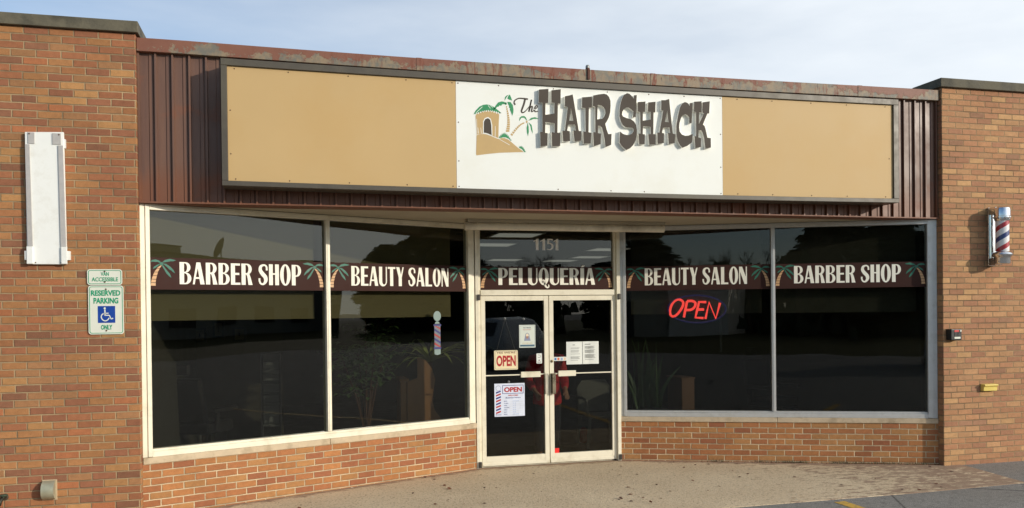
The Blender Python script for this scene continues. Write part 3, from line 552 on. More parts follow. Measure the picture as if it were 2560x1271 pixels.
def palm_items(a, z, kx, kz):
    T = lambda pts: [(a+p[0]*kx, z+p[1]*kz) for p in pts]
    leaves = [[(.42,.84),(.33,.92),(.2,.955),(.07,.93),(.0,.86),(.12,.87),(.2,.86),(.27,.87),(.36,.83)], [(.44,.84),(.55,.94),(.74,.99),(.98,.94),(.86,.9),(.78,.9),(.68,.88),(.56,.86)],
      [(.46,.82),(.6,.8),(.76,.7),(.88,.58),(.93,.46),(.84,.52),(.8,.56),(.72,.6),(.64,.68)], [(.44,.81),(.55,.66),(.63,.56),(.74,.44),(.79,.3),(.7,.36),(.6,.46),(.52,.6),(.46,.7)], [(.4,.82),(.26,.76),(.13,.68),(.1,.6),(.2,.65),(.3,.72)], [(.36,.86),(.46,.86),(.5,.8),(.44,.73),(.37,.76)]]
    out = [(0, [T(l_)]) for l_ in leaves]
    seg = [(.40,.745,.03),(.30,.63,.05),(.22,.5,.065),(.17,.37,.075),(.13,.24,.08),(.11,.12,.085),(.10,.0,.095)]
    for (x0_, z0_, w0), (x1_, z1_, w1) in zip(seg, seg[1:]): out.append((1, [T([(x0_-w0, z0_-.008), (x0_+w0, z0_-.012), (x1_+w1, z1_+.006), (x1_-w1, z1_+.01)])]))
    for (x0_, z0_, w0) in seg[1:-1]: out.append((2, [T([(x0_-w0, z0_+.006), (x0_+w0, z0_+.001), (x0_+w0, z0_-.008), (x0_-w0, z0_-.004)])]))
    return out
def banner(F, h, a0, a1, z0, z1, word, w0, w1, wz0, wz1, label, teal=teal_v):
    b = MB(); b.fbox(F, a0, a1, h, h+.004, z0, z1); b.fbox(F, a0, a1, h, h+.012, z0-.012, z0-.0005)
    c = F.P((a0+a1)/2, h, z0); t = thing('window_banner', label, 'banner', c)
    b.build('board', brown_v, t)
    paint(F, word_items(word, w0, w1, wz0, wz1, 0), 'lettering', [cream_v], t, h=h+.0055)
    H_ = z1-z0
    for kx, a in ((.24, a0+.005), (-.24, a1-.005)): paint(F, palm_items(a, z0+.022, kx, H_*.9), 'palm_picture', [teal, bark_v, dark_v], t, h=h+.0055)
    return t
HB = -.0395
for (F, g_, word, uv0, uv1, label) in ((FL, GL[0], 'BARBER SHOP', (449, 711), (752, 663), 'brown banner lettered BARBER SHOP across the far left window pane'), (FL, GL[1], 'BEAUTY SALON', (878, 714.5), (1120, 668), 'brown banner lettered BEAUTY SALON on the pane just left of the doors'),
       (FR, GR[0], 'BEAUTY SALON', (1612, 714), (1867, 669), 'brown banner lettered BEAUTY SALON above the red neon OPEN sign'), (FR, GR[1], 'BARBER SHOP', (1985, 709), (2252, 662), 'brown banner lettered BARBER SHOP across the far right window pane')):
    p0, p1 = F.az(*uv0, h=-.04), F.az(*uv1, h=-.04); zz0 = p0[1]
    banner(F, HB, g_[0]+.004, g_[1]-.004, 2.122, 2.412, word, p0[0], p1[0], zz0, zz0+.212, label)
p0, p1 = FD.az(1246, 713, -.04), FD.az(1487, 672, -.04)
banner(FD, HB, 3.538, 5.234, 2.131, 2.41, 'PELUQUERÍA', p0[0], p1[0], p0[1], p0[1]+.205, 'brown banner lettered PELUQUERÍA above the glass doors')
# street number 1151
one = [[(0,.0),(0,.8),(-.14,.74),(-.14,.8),(.08,1),(.16,1),(.17,0)]]
q0, q1 = FD.az(1334, 626, -.04), FD.az(1396, 598, -.04); kx = (q1[0]-q0[0])/1.55; kz = q1[1]-q0[1]; num = []
for xo in (.14, .55, 1.37): num.append((0, [[(q0[0]+(xo+p[0])*kx, q0[1]+p[1]*kz) for p in one[0]]]))
five = [[(.86,1),(1.2,1),(1.2,.88),(.97,.88),(.96,.66)]+arc(1.0,.34,.24,.32,95,-120,12)+[(.80,.06),(.83,.12)]+arc(.97,.33,.15,.23,-100,105,12)+[(.86,.54)]]
num.append((0, [[(q0[0]+p[0]*kx, q0[1]+p[1]*kz) for p in five[0]]]))
no = paint(FD, num, 'house_number', [grey_v], None, h=-.0385); tag(no, 'grey street number 1151 on the glass above the doors', 'house number')

# ================================================================== THINGS ON THE GLASS
def flat_sign(name, label, cat, F, h, a0, a1, z0, z1, mat_, thick=.003, rnd=0., mats=None):
    t = thing(name, label, cat, F.P((a0+a1)/2, h, z0))
    lp = [(a0, z0), (a1, z0), (a1, z1), (a0, z1)]
    if rnd: lp = arc(a1-rnd, z0+rnd, rnd, rnd, -90, 0, 6)+arc(a1-rnd, z1-rnd, rnd, rnd, 0, 90, 6)+arc(a0+rnd, z1-rnd, rnd, rnd, 90, 180, 6)+arc(a0+rnd, z0+rnd, rnd, rnd, 180, 270, 6)
    b = MB(); vs, fs = curve_geo([lp], thick); b.add(vs, fs, 0, F.mat(0, h, 0)); b.build('board', mat_, t); return t
def rrect(a0, a1, z0, z1, r): return arc(a1-r, z0+r, r, r, -90, 0, 6)+arc(a1-r, z1-r, r, r, 0, 90, 6)+arc(a0+r, z1-r, r, r, 90, 180, 6)+arc(a0+r, z0+r, r, r, 180, 270, 6)
def lettering(F, h, lines, parent, mats, name='lettering'):
    for (body, a0, a1, z0, z1, bold, mi) in lines:
        mb = MB(); vs, fs = text_geo(body, a0, a1, z0, z1, bold, .001); mb.add(vs, fs, 0, F.mat(0, h, 0)); mb.build(name, mats[mi], parent)
HG = -.0275                                         # outer face of the door glass
def az(u, v): return FD.az(u, v, HG)
# yes we're open plaque on a chain
a0, z1 = az(1235, 877); a1, z0 = az(1294.5, 924)
t = flat_sign('open_plaque', 'cream hanging plaque reading YES WE\'RE OPEN in red on the left door', 'sign', FD, HG+.002, a0, a1, z0, z1, M('cream_plaque', lin(238, 222, 180), .5, var=.04), .004, .012)
wd, hh = a1-a0, z1-z0
lettering(FD, HG+.0065, [("OPEN", a0+wd*.09, a1-wd*.09, z0+hh*.18, z0+hh*.74, .035, 0), ("YES WE'RE", a0+wd*.1, a1-wd*.1, z0+hh*.84, z0+hh*.93, .01, 1)], t, [red_v, M('brown_print', lin(104, 62, 44), .5)])
paint(FD, [(0, [rrect(a0+.01, a1-.01, z0+.01, z1-.01, .008), rrect(a0+.013, a1-.013, z0+.013, z1-.013, .006)])], 'border', [ink_m], t, h=HG+.0065)
hk = az(1262, 797); c = MB()
for e in ((a0+.03, z1-.01), (a1-.03, z1-.01)): c.tube([FD.P(hk[0], HG+.008, hk[1]), FD.P(e[0], HG+.008, e[1])], .0015, 5)
c.build('chain', M('chain_metal', lin(120, 116, 106), .4, .8), t)
for (u_, v_, lb) in ((1262, 797, 'clear suction hook holding the chain of the OPEN plaque'), (1309, 798, 'clear suction hook above the pale poster on the left door'), (1272, 955, 'clear suction hook on top of the hours sign')):
    k = az(u_, v_); b = MB(); b.lathe([(.016, 0), (.013, .004), (.006, .007), (.005, .016)], 14, 0, FD.mat(k[0], HG+.001, k[1])); tag(b.build('suction_hook', M('clear_plastic', lin(120, 122, 120), .15), None, autosmooth=50), lb, 'hook', 'suction hooks on the left door glass')
# hours sign
a0, z1 = az(1235.5, 960); a1, z0 = az(1312, 1039.5); wd, hh = a1-a0, z1-z0; X = lambda f_: a0+wd*f_; Zf = lambda f_: z0+hh*f_
t = flat_sign('hours_sign', 'white OPEN business hours sign with a barber pole drawn on it', 'sign', FD, HG+.002, a0, a1, z0, z1, pale_blue, .003)
days = ['MON', 'TUES', 'WED', 'THURS', 'FRI', 'SAT', 'SUN']
ln = [('OPEN', X(.32), X(.91), Zf(.735), Zf(.885), .04, 0), ('WELCOME!', X(.45), X(.78), Zf(.615), Zf(.655), .02, 0), ('Business Hours', X(.37), X(.86), Zf(.545), Zf(.585), .01, 1)]
for i, d_ in enumerate(days): zc = Zf(.46-.066*i); ln.append((d_, X(.31), X(.31+.035*len(d_)), zc-.004, zc+.006, .02, 1)); ln.append(('closed' if i in (0, 6) else '9-5', X(.6), X(.8 if i in (0, 6) else .7), zc-.004, zc+.006, 0, 2))
lettering(FD, HG+.0055, ln, t, [red_v, blue_v, M('pen_blue', lin(120, 150, 200), .6)])
it = [(1, [[(X(.26), Zf(.685)), (X(.96), Zf(.685)), (X(.96), Zf(.945)), (X(.26), Zf(.945))], [(X(.275), Zf(.70)), (X(.945), Zf(.70)), (X(.945), Zf(.93)), (X(.275), Zf(.93))]])]
it.append((1, [arc(X(.13), Zf(.86), wd*.085, hh*.08, 0, 360, 18)[:-1], arc(X(.13), Zf(.86), wd*.078, hh*.073, 0, 360, 18)[:-1]]))
for i in range(8):
    zb_ = .10+i*.088; c_ = lambda f_: Zf(max(.08, min(.79, f_))); it.append((i % 2, [[(X(.05), c_(zb_-.02)), (X(.05), c_(zb_+.03)), (X(.21), c_(zb_+.085)), (X(.21), c_(zb_+.035))]]))
it.append((1, [[(X(.045), Zf(.04)), (X(.215), Zf(.04)), (X(.215), Zf(.075)), (X(.045), Zf(.075))], [(X(.055), Zf(.046)), (X(.205), Zf(.046)), (X(.205), Zf(.069)), (X(.055), Zf(.069))]]))
for i in range(7): it.append((2, [[(X(.5), Zf(.435-.066*i)), (X(.93), Zf(.435-.066*i)), (X(.93), Zf(.440-.066*i)), (X(.5), Zf(.440-.066*i))]]))
paint(FD, it, 'drawing', [red_v, blue_v, fold_m], t, h=HG+.0055)
# mask poster
a0, z1 = az(1297.5, 813); a1, z0 = az(1338.5, 869); wd, hh = a1-a0, z1-z0
t = flat_sign('mask_poster', 'small pale poster with a masked figure taped to the left door', 'poster', FD, HG+.002, a0, a1, z0, z1, M('poster_paper', lin(214, 220, 208), .6, var=.02), .001)
lettering(FD, HG+.0035, [('NO MASK', X(.25), X(.74), Zf(.85), Zf(.9), .02, 0), ('NO ENTRY', X(.25), X(.74), Zf(.765), Zf(.815), .0, 1), ("IT'S THE LAW", X(.2), X(.8), Zf(.17), Zf(.215), 0, 2)], t, [M('slate_print', lin(110, 116, 128), .6), M('rose_print', lin(214, 150, 130), .6), M('gold_print', lin(214, 178, 110), .6)])
paint(FD, [(0, [[(X(.06), Zf(.05)), (X(.94), Zf(.05)), (X(.94), Zf(.13)), (X(.06), Zf(.13))]]), (1, [arc(X(.5), Zf(.52), wd*.13, hh*.13, 0, 180)+[(X(.30), Zf(.30)), (X(.70), Zf(.30))]]), (2, [arc(X(.5), Zf(.535), wd*.085, hh*.085, 0, 360, 14)[:-1]]), (3, [[(X(.42), Zf(.5)), (X(.58), Zf(.5)), (X(.55), Zf(.4)), (X(.45), Zf(.4))]]),
   (0, [[(X(.04), Zf(.03)), (X(.96), Zf(.03)), (X(.96), Zf(.96)), (X(.04), Zf(.96))], [(X(.05), Zf(.037)), (X(.95), Zf(.037)), (X(.95), Zf(.953)), (X(.05), Zf(.953))]])], 'drawing', [M('teal_print', lin(70, 104, 124), .6), M('hood_print', lin(140, 148, 172), .6), M('pale_skin_print', lin(238, 222, 190), .6), M('mask_print', lin(176, 130, 110), .6)], t, h=HG+.0035)
# small stickers
a0, z1 = az(1341, 884); a1, z0 = az(1355, 909); wd, hh = a1-a0, z1-z0
t = flat_sign('door_sticker', 'small white sticker beside the left door stile', 'sticker', FD, HG+.001, a0, a1, z0, z1, paper_m, .001, .006)
for it_ in [(0, [stroke([(X(.2), Zf(.62)), (X(.5), Zf(.58)), (X(.75), Zf(.66)), (X(.6), Zf(.82)), (X(.3), Zf(.85))], [.004]*5)]), (0, [[(X(.15), Zf(.1)), (X(.85), Zf(.1)), (X(.85), Zf(.17)), (X(.15), Zf(.17))]]), (0, [arc(X(.5), Zf(.32), wd*.16, hh*.06, 0, 360, 10)[:-1]])]: paint(FD, [it_], 'print', [ink_m], t, h=HG+.0025)
a0, z1 = az(1384.5, 893); a1, z0 = az(1417, 902); wd, hh = a1-a0, z1-z0
t = flat_sign('card_sticker', 'white strip sticker with payment card marks on the right door', 'sticker', FD, HG+.001, a0, a1, z0, z1, paper_m, .001)
for p_, c_ in zip((.04, .27, .52, .76), ((70, 120, 180), (226, 110, 70), (150, 170, 200), (232, 200, 170))): paint(FD, [(0, [[(X(p_), Zf(.15)), (X(p_+.16), Zf(.15)), (X(p_+.16), Zf(.8)), (X(p_), Zf(.8))]])], 'card_mark', [M('card_print', lin(*c_), .5)], t, h=HG+.0025)
a0, z1 = az(1387, 1121); a1, z0 = az(1398, 1133)
tag(flat_sign('red_sticker', 'bright red square sticker at the bottom corner of the right door', 'sticker', FD, HG+.001, a0, a1, z0, z1, M('red_sticker_print', lin(232, 40, 34), .5), .001), 'bright red square sticker at the bottom corner of the right door', 'sticker')
# two-page notice
a0, z1 = az(1415.5, 855); a1, z0 = az(1496.5, 909.5); wd, hh = a1-a0, z1-z0
t = thing('paper_notice', 'two typed white pages taped side by side to the right door', 'notice', FD.P((a0+a1)/2, HG, z0)); b = MB()
for (p_, q_) in ((0, .497), (.500, 1.)):                                          # slightly buckled sheets
    n_ = 8; vs = []; fs = []
    for i in range(n_+1):
        s_ = i/n_; hgt = HG+.002+.006*abs(math.sin(s_*3.1+p_*4))
        for z_ in (z0, z1): vs.append(FD.P(X(p_+(q_-p_)*s_), hgt, z_))
    for i in range(n_): fs.append((2*i, 2*i+2, 2*i+3, 2*i+1))
    b.add(vs, fs)
b.build('page', paper_m, t); ll = []; rnd = random.Random(3)
for c0, c1, rows in ((.13, .42, [.84, .72, .68, .6, .57, .53, .45, .33, .3, .27, .24, .17]), (.57, .9, [.86, .78, .75, .72, .69, .62, .59, .56, .53, .50, .42, .39, .36, .33, .30, .27, .19])):
    for i, r_ in enumerate(rows):
        e = c1-(.16 if i in (0,) else rnd.random()*.07); s_ = c0+(.06 if i == 0 and c0 < .3 else 0)
        ll.append((0, [[(X(s_), Zf(r_)), (X(e), Zf(r_)), (X(e), Zf(r_+.014 if i else r_+.035)), (X(s_), Zf(r_+.014 if i else r_+.035))]]))
paint(FD, ll, 'typed_lines', [M('typed_ink', lin(160, 160, 156), .7)], t, h=HG+.0105)
# barber pole decal on the pane left of the doors
def azL(u, v): return FL.az(u, v, -.04)
p0 = azL(1094, 888); p1 = azL(1094, 778); wdt = (azL(1103, 850)[0]-azL(1085, 850)[0]); ca = p0[0]; H_ = p1[1]-p0[1]; Zq = lambda f_: p0[1]+H_*f_; it = []
it.append((2, [[(ca-wdt*.42, Zq(.16)), (ca+wdt*.42, Zq(.16)), (ca+wdt*.42, Zq(.68)), (ca-wdt*.42, Zq(.68))]]))
for i in range(5):
    zz = .17+i*.105; cl = lambda f_: Zq(max(.16, min(.68, f_))); it.append((3+i % 2, [[(ca-wdt*.42, cl(zz+.07)), (ca-wdt*.42, cl(zz+.12)), (ca+wdt*.42, cl(zz+.03)), (ca+wdt*.42, cl(zz-.02))]]))
it += [(4, [[(ca-wdt*.5, Zq(.135)), (ca+wdt*.5, Zq(.135)), (ca+wdt*.5, Zq(.18)), (ca-wdt*.5, Zq(.18))]]), (4, [[(ca-wdt*.52, Zq(.66)), (ca+wdt*.52, Zq(.66)), (ca+wdt*.52, Zq(.70)), (ca-wdt*.52, Zq(.70))]]),
  (0, [[(ca-wdt*.42, Zq(0.02)), (ca, Zq(0)), (ca+wdt*.42, Zq(0.02)), (ca+wdt*.42, Zq(.13)), (ca-wdt*.42, Zq(.13))]]), (0, [arc(ca, Zq(.885), wdt*.52, H_*.115, 0, 360, 22)[:-1]]), (0, [arc(ca, Zq(.71), wdt*.33, H_*.055, 0, 180, 12)])]
pd = paint(FL, it, 'pole_sticker', [M('sticker_grey', lin(120, 140, 134), .5), ink_m, M('sticker_white', lin(98, 104, 112), .5), M('sticker_red', lin(150, 36, 32), .5), M('sticker_blue', lin(28, 30, 104), .5)], None, h=-.039, step=.0003)
tag(pd, 'flat barber pole sticker with a round grey top on the left window', 'sticker')

# neon OPEN sign behind the right window
FN = Frame(FR.o.x-FR.n.x*.10, FR.o.y-FR.n.y*.10, FR.ex.x, FR.ex.y); zc7 = (6.69, 1550, 640)
def nz_(pts): return [FN.P(*((lambda q: (q[0], 0, q[1]))(FN.az(zc7[1]+x_/zc7[0], zc7[2]+y_/zc7[0])))) for x_, y_ in pts]
neon_r = M('red_neon', lin(200, 60, 56), .4, emit=lin(255, 74, 66), estr=1.9); neon_b = M('blue_neon', lin(36, 42, 100), .4, emit=lin(60, 66, 180), estr=.12)
cN = FN.P(*((lambda q: (q[0], 0, q[1]))(FN.az(1735, 778))))
t = thing('neon_sign', 'lit red neon OPEN sign inside a blue oval ring behind the glass', 'neon sign', cN)
for ch in ([smooth_pts([(1045,760),(985,728),(915,755),(865,820),(838,910),(842,980),(880,1015),(930,1000),(990,940),(1040,860),(1058,800)], 4, True)], [smooth_pts([(1068,1030),(1095,890),(1122,760)], 2), smooth_pts([(1122,758),(1200,755),(1255,780),(1258,830),(1225,880),(1170,905),(1098,905)], 4)],
           [[(1442,775),(1322,772),(1292,900),(1262,1032),(1395,1042)], [(1292,900),(1405,897)]], [[(1428,1055),(1490,778),(1602,1052),(1672,788)]]):
    b = MB()
    for p_ in ch: b.tube(nz_(p_), .0155, 8, closed=(len(p_) > 30))
    b.build('letter', neon_r, t)
b = MB(); el = [(1285+490*math.cos(a_)*.985-20*math.sin(a_), 890+228*math.sin(a_)+12*math.cos(a_)) for a_ in [2*math.pi*i/64 for i in range(64)]]
b.tube(nz_(el), .011, 8, closed=True); b.build('ring', neon_b, t)
b = MB(); q_ = FN.az(1802, 790); b.fbox(FN, q_[0]-.012, q_[0]+.012, -.03, -.012, q_[1]-.45, q_[1]+.14); b.fbox(FN, q_[0]-.55, q_[0]+.02, -.03, -.012, q_[1]+.04, q_[1]+.06); b.build('backing_frame', black_m, t)

# ================================================================== THINGS ON THE PIERS
def azP(u, v, h=0): return FP.az(u, v, h)
# blank white sign panel
t = thing('blank_sign', 'tall blank white sign panel with grey taped edges on the left pier', 'sign', (-.75, 0, 2.33))
b = MB(); b.prism([(-.908, 3.5), (-.598, 3.512), (-.586, 2.332), (-.905, 2.332)], .012, .04, 0, FP.mat()); b.build('board', white_p, t, bevel=.003)
b = MB(); b.prism([(-.906, 3.39), (-.87, 3.39), (-.856, 2.49), (-.897, 2.49)], .0405, .052, 0, FP.mat()); b.build('edge_strip', grey_tape, t, bevel=.002); b = MB(); b.prism([(-.642, 3.39), (-.602, 3.39), (-.588, 2.49), (-.632, 2.49)], .0405, .052, 0, FP.mat()); b.build('edge_strip', grey_tape, t, bevel=.002)
for (p_, q_) in ((-.884, -.83), (-.688, -.618)):
    b = MB(); b.fbox(FP, p_, q_, .0405, .048, 3.398, 3.498); b.lathe([(.008, 0), (.006, .004)], 8, 1, FP.mat(p_+.012 if p_ < -.8 else q_-.015, .048, 3.485)); b.build('tape_patch', [grey_tape, screw_m], t, bevel=.002)
for (p_, q_) in ((-.903, -.855), (-.626, -.58)):
    b = MB(); b.fbox(FP, p_, q_, .0405, .062, 2.335, 2.488); s_ = -1 if p_ < -.8 else 1; e_ = p_ if s_ < 0 else q_; b.fbox(FP, min(e_, e_+s_*.02), max(e_, e_+s_*.02), .0, .05, 2.37, 2.45); b.build('end_bracket', white_p, t, bevel=.002)
for x_ in (-.838, -.632): b = MB(); b.lathe([(.006, 0), (.005, .004)], 8, 0, FP.mat(x_, .04, 2.346)); b.build('screw', screw_m, t)
b = MB(); b.fbox(FP, -.597, -.585, .005, .035, 3.37, 3.45); b.build('side_clip', white_p, t)
# parking signs
def psign(u0, v0, u1, v1, label, name, h=.012):
    a0, z1 = azP(u0, v0, h); a1, z0 = azP(u1, v1, h); r_ = .025
    t = flat_sign(name, label, 'sign', FP, h, a0, a1, z0, z1, sign_w, .002, r_)
    paint(FP, [(0, [rrect(a0+.009, a1-.009, z0+.009, z1-.009, r_-.006), rrect(a0+.014, a1-.014, z0+.014, z1-.014, r_-.01)])], 'border', [sign_g], t, h=h+.003)
    return t, a0, a1, z0, z1
t, a0, a1, z0, z1 = psign(217.5, 673.5, 306, 713, 'small green and white VAN ACCESSIBLE sign above the parking sign', 'van_sign'); wd, hh = a1-a0, z1-z0
lettering(FP, .015, [('VAN', X(.39), X(.62), Zf(.58), Zf(.82), .016, 0), ('ACCESSIBLE', X(.13), X(.88), Zf(.23), Zf(.49), .016, 0)], t, [sign_g])
for z_ in (.86, .19):
    b = MB(); b.lathe([(.008, 0), (.006, .005)], 8, 0, FP.mat(X(.5), .0145, Zf(z_))); b.build('bolt', screw_m, t)
t, a0, a1, z0, z1 = psign(220, 714.5, 310.5, 835.5, 'green and white RESERVED PARKING sign with a blue wheelchair symbol', 'parking_sign'); wd, hh = a1-a0, z1-z0
lettering(FP, .015, [('RESERVED', X(.08), X(.91), Zf(.79), Zf(.905), .034, 0), ('PARKING', X(.15), X(.85), Zf(.63), Zf(.75), .034, 0), ('ONLY', X(.35), X(.67), Zf(.095), Zf(.195), .034, 0)], t, [sign_g])
s0, s1, t0, t1 = X(.265), X(.755), Zf(.235), Zf(.58); U_ = lambda p: (s0+(s1-s0)*p[0], t0+(t1-t0)*p[1])
wl = [arc(.42, .36, .26, .27, 150, 330, 16)]
paint(FP, [(0, [[U_((0, 0)), U_((1, 0)), U_((1, 1)), U_((0, 1))]]), (1, [[U_(p) for p in arc(.40, .86, .065, .068, 0, 360, 14)[:-1]]]), (1, [[U_(p) for p in stroke([(.405, .78), (.415, .62), (.42, .46)], [.075]*3)]]), (1, [[U_(p) for p in stroke([(.38, .45), (.55, .45), (.66, .44), (.70, .36), (.77, .23), (.88, .28)], [.06]*6, 3)]]),
   (1, [[U_(p) for p in stroke([(.42, .565), (.52, .57), (.62, .57)], [.05]*3)]]), (1, [[U_(p) for p in stroke([(.33, .56), (.22, .46), (.20, .32), (.28, .18), (.42, .12), (.56, .17), (.65, .29)], [.06]*7)]])], 'wheelchair_symbol', [sign_b, sign_w], t, h=.0155)
for z_ in (.925, .075):
    b = MB(); b.lathe([(.008, 0), (.006, .005)], 8, 0, FP.mat(X(.5), .0145, Zf(z_))); b.build('bolt', screw_m, t)
# dryer vent hood and hose tap low on the left pier
t = thing('vent_hood', 'dull metal vent hood low on the left brick pier', 'vent', (-.76, 0, .24))
b = MB(); pr = []; n_ = 14
prof_v = [(-.835, -.005), (-.700, -.005)]
ax0, ax1 = -.815, -.712
for x_ in (ax0, ax1): pass
vs = []; fs = []
ring_ = [(0, .40)]+[(.085*math.sin(R_(a_)), .315+.085*math.cos(R_(a_))) for a_ in range(10, 131, 10)]+[(0.03, .235), (0, .235)]
k_ = len(ring_)
for x_ in (ax0, ax1): vs += [(x_, -h_-.002, z_) for h_, z_ in ring_]
fs = [(i, i+1, k_+i+1, k_+i) for i in range(k_-1)]+[tuple(range(k_-1, -1, -1)), tuple(range(k_, 2*k_))]
b.add(vs, fs); b.build('hood', steel_m, t, autosmooth=40)
b = MB(); b.box(ax0-.006, ax1+.012, -.006, 0.0, .225, .408); b.build('flange', M('flange_metal', lin(208, 184, 150), .5, .3), t)
t = thing('hose_tap', 'dark iron hose tap at the bottom left of the brick pier', 'tap', (-1.13, 0, .27))
b = MB(); b.tube([(-1.12, 0, .275), (-1.125, -.05, .275), (-1.135, -.085, .255), (-1.14, -.095, .215)], [.016, .016, .018, .014], 10); b.build('spout', M('iron', lin(62, 60, 50), .6, .6), t, smooth=True)
b = MB(); b.lathe([(.034, 0), (.038, .006), (.034, .012)], 12, 0, Matrix.Translation((-1.118, -.055, .295))); b.tube([(-1.118, -.055, .27), (-1.118, -.055, .302)], .007, 8); b.build('handle', M('verdigris', lin(70, 84, 66), .6, .4), t)
b = MB(); b.lathe([(.03, 0), (.03, .006), (.02, .01)], 12, 0, FP.mat(-1.12, 0, .275)); b.build('wall_flange', M('iron_flange', lin(80, 70, 56), .7, .4), t)
# barber pole on the right pier
PX_, PYo = 9.45, -.175
t = thing('barber_pole', 'chrome barber pole with red, white and blue stripes on the right pier', 'barber pole', (PX_, PYo, 2.36))
pz0, pz1 = 2.385, 3.03
T = Matrix.Translation((PX_, PYo, 0))
b = MB(); b.lathe([(.004, 3.045), (.05, 3.04), (.082, 3.022), (.088, 3.0), (.088, 2.925), (.096, 2.918), (.096, 2.905), (.085, 2.895), (.085, 2.885), (.078, 2.87)][::-1], 32, 0, T); b.build('top_cap', chrome_m, t, autosmooth=35)
b = MB(); b.lathe([(.07, 2.36), (.082, 2.368), (.086, 2.385), (.086, 2.43), (.092, 2.445), (.112, 2.462), (.116, 2.475), (.108, 2.49), (.09, 2.505), (.078, 2.512)], 32, 0, T); b.build('base_cup', chrome_m, t, autosmooth=35)
m = bpy.data.materials.new('pole_stripes'); g = G(m); tcn = g.n.new('ShaderNodeTexCoord'); sp = g.n.new('ShaderNodeSeparateXYZ'); g.plug(tcn.outputs['Object'], sp.inputs[0])
ph = g.math('FRACT', g.math('ADD', g.math('DIVIDE', g.math('ARCTAN2', sp.outputs[1], sp.outputs[0]), -2*math.pi), g.math('MULTIPLY', sp.outputs[2], 3.85)))
rp = g.n.new('ShaderNodeValToRGB'); rp.color_ramp.interpolation = 'CONSTANT'; e = rp.color_ramp.elements; e[0].position = 0; e[0].color = (*lin(170, 26, 40), 1); e[1].position = .22; e[1].color = (*lin(228, 226, 224), 1)
for p_, c_ in ((.5, (34, 52, 112)), (.72, (228, 226, 224))): q_ = e.new(p_); q_.color = (*lin(*c_), 1)
g.plug(ph, rp.inputs[0]); g.plug(rp.outputs[0], g.b.inputs['Base Color']); g.b.inputs['Roughness'].default_value = .3; g.b.inputs['Coat Weight'].default_value = .6; g.b.inputs['Coat Roughness'].default_value = .08
b = MB(); b.lathe([(.072, 2.5), (.072, 2.88)], 36, 0, T); b.build('striped_cylinder', m, t, autosmooth=35)
b = MB(); b.box(PX_-.05, PX_+.05, -.02, -.001, 2.35, 3.045); b.box(PX_-.05, PX_+.05, PYo+.05, -.02, 2.955, 3.04); b.box(PX_-.05, PX_+.05, PYo+.05, -.02, 2.355, 2.44); b.tube([(PX_-.02, -.03, 2.4), (PX_-.02, -.03, 3.0)], .02, 10); b.build('wall_bracket', chrome_m, t, bevel=.006)
# key box
t = thing('key_box', 'small black key box with red and white marks by the right window', 'key box', (8.92, 0, 1.47))
a0, z1 = azP(2377, 823.5, .08); a1, z0 = azP(2404, 850.5, .08)
b = MB(); b.fbox(FP, a0, a1, 0.001, .085, z0, z1); b.build('case', black_m, t, bevel=.008, seg=3); wd, hh = a1-a0, z1-z0
paint(FP, [(0, [[(X(.3), Zf(.74)), (X(.72), Zf(.74)), (X(.72), Zf(.92)), (X(.3), Zf(.92))]]), (1, [[(X(.3), Zf(.12)), (X(.85), Zf(.12)), (X(.85), Zf(.30)), (X(.3), Zf(.30))]]), (1, [[(X(.84), Zf(.76)), (X(.95), Zf(.76)), (X(.95), Zf(.92)), (X(.84), Zf(.92))]]), (2, [[(X(.3), Zf(.36)), (X(.85), Zf(.36)), (X(.85), Zf(.7)), (X(.3), Zf(.7))]])], 'mark', [M('key_red', lin(206, 50, 46), .4), sign_w, M('key_grey', lin(54, 52, 50), .3)], t, h=.0875)
# yellow bracket
t = thing('yellow_bracket', 'short bright yellow metal bracket screwed to the right pier', 'bracket', (9.43, 0, .86)); ym = M('yellow_enamel', lin(232, 206, 110), .4, var=.05)
a0, z1 = azP(2459, 961, .05); a1, z0 = azP(2493, 977, .05)
b = MB(); b.prism([(0, z0-.004), (.05, z0), (.055, z1-.035), (.072, z1-.02), (.072, z1-.004), (.0, z1)], a0, a1, 0, Matrix(((0, 0, 1, 0), (-1, 0, 0, 0), (0, 1, 0, 0), (0, 0, 0, 1)))); b.build('shelf', ym, t, bevel=.004)

# vent pipe on the roof edge
t = thing('roof_pipe', 'short grey vent pipe with a capped top behind the roof edge', 'pipe', (4.39, .05, 4.40))
b = MB(); b.lathe([(.018, 4.37), (.018, 4.412), (.022, 4.413), (.022, 4.425), (.021, 4.436), (.014, 4.445), (.004, 4.448)], 16, 0, Matrix.Translation((4.39, .05, 0)) @ Matrix.Scale(1, 4)); b.build('pipe', M('zinc', lin(150, 150, 146), .5, .5), t, autosmooth=40)
b = MB(); b.lathe([(.022, 4.385), (.024, 4.39), (.024, 4.405), (.02, 4.41)], 16, 0, Matrix.Translation((4.39, .05, 0))); b.box(4.378, 4.402, .012, .05, 4.29, 4.40); b.build('clamp', M('rust', lin(92, 54, 40), .8), t, autosmooth=40)

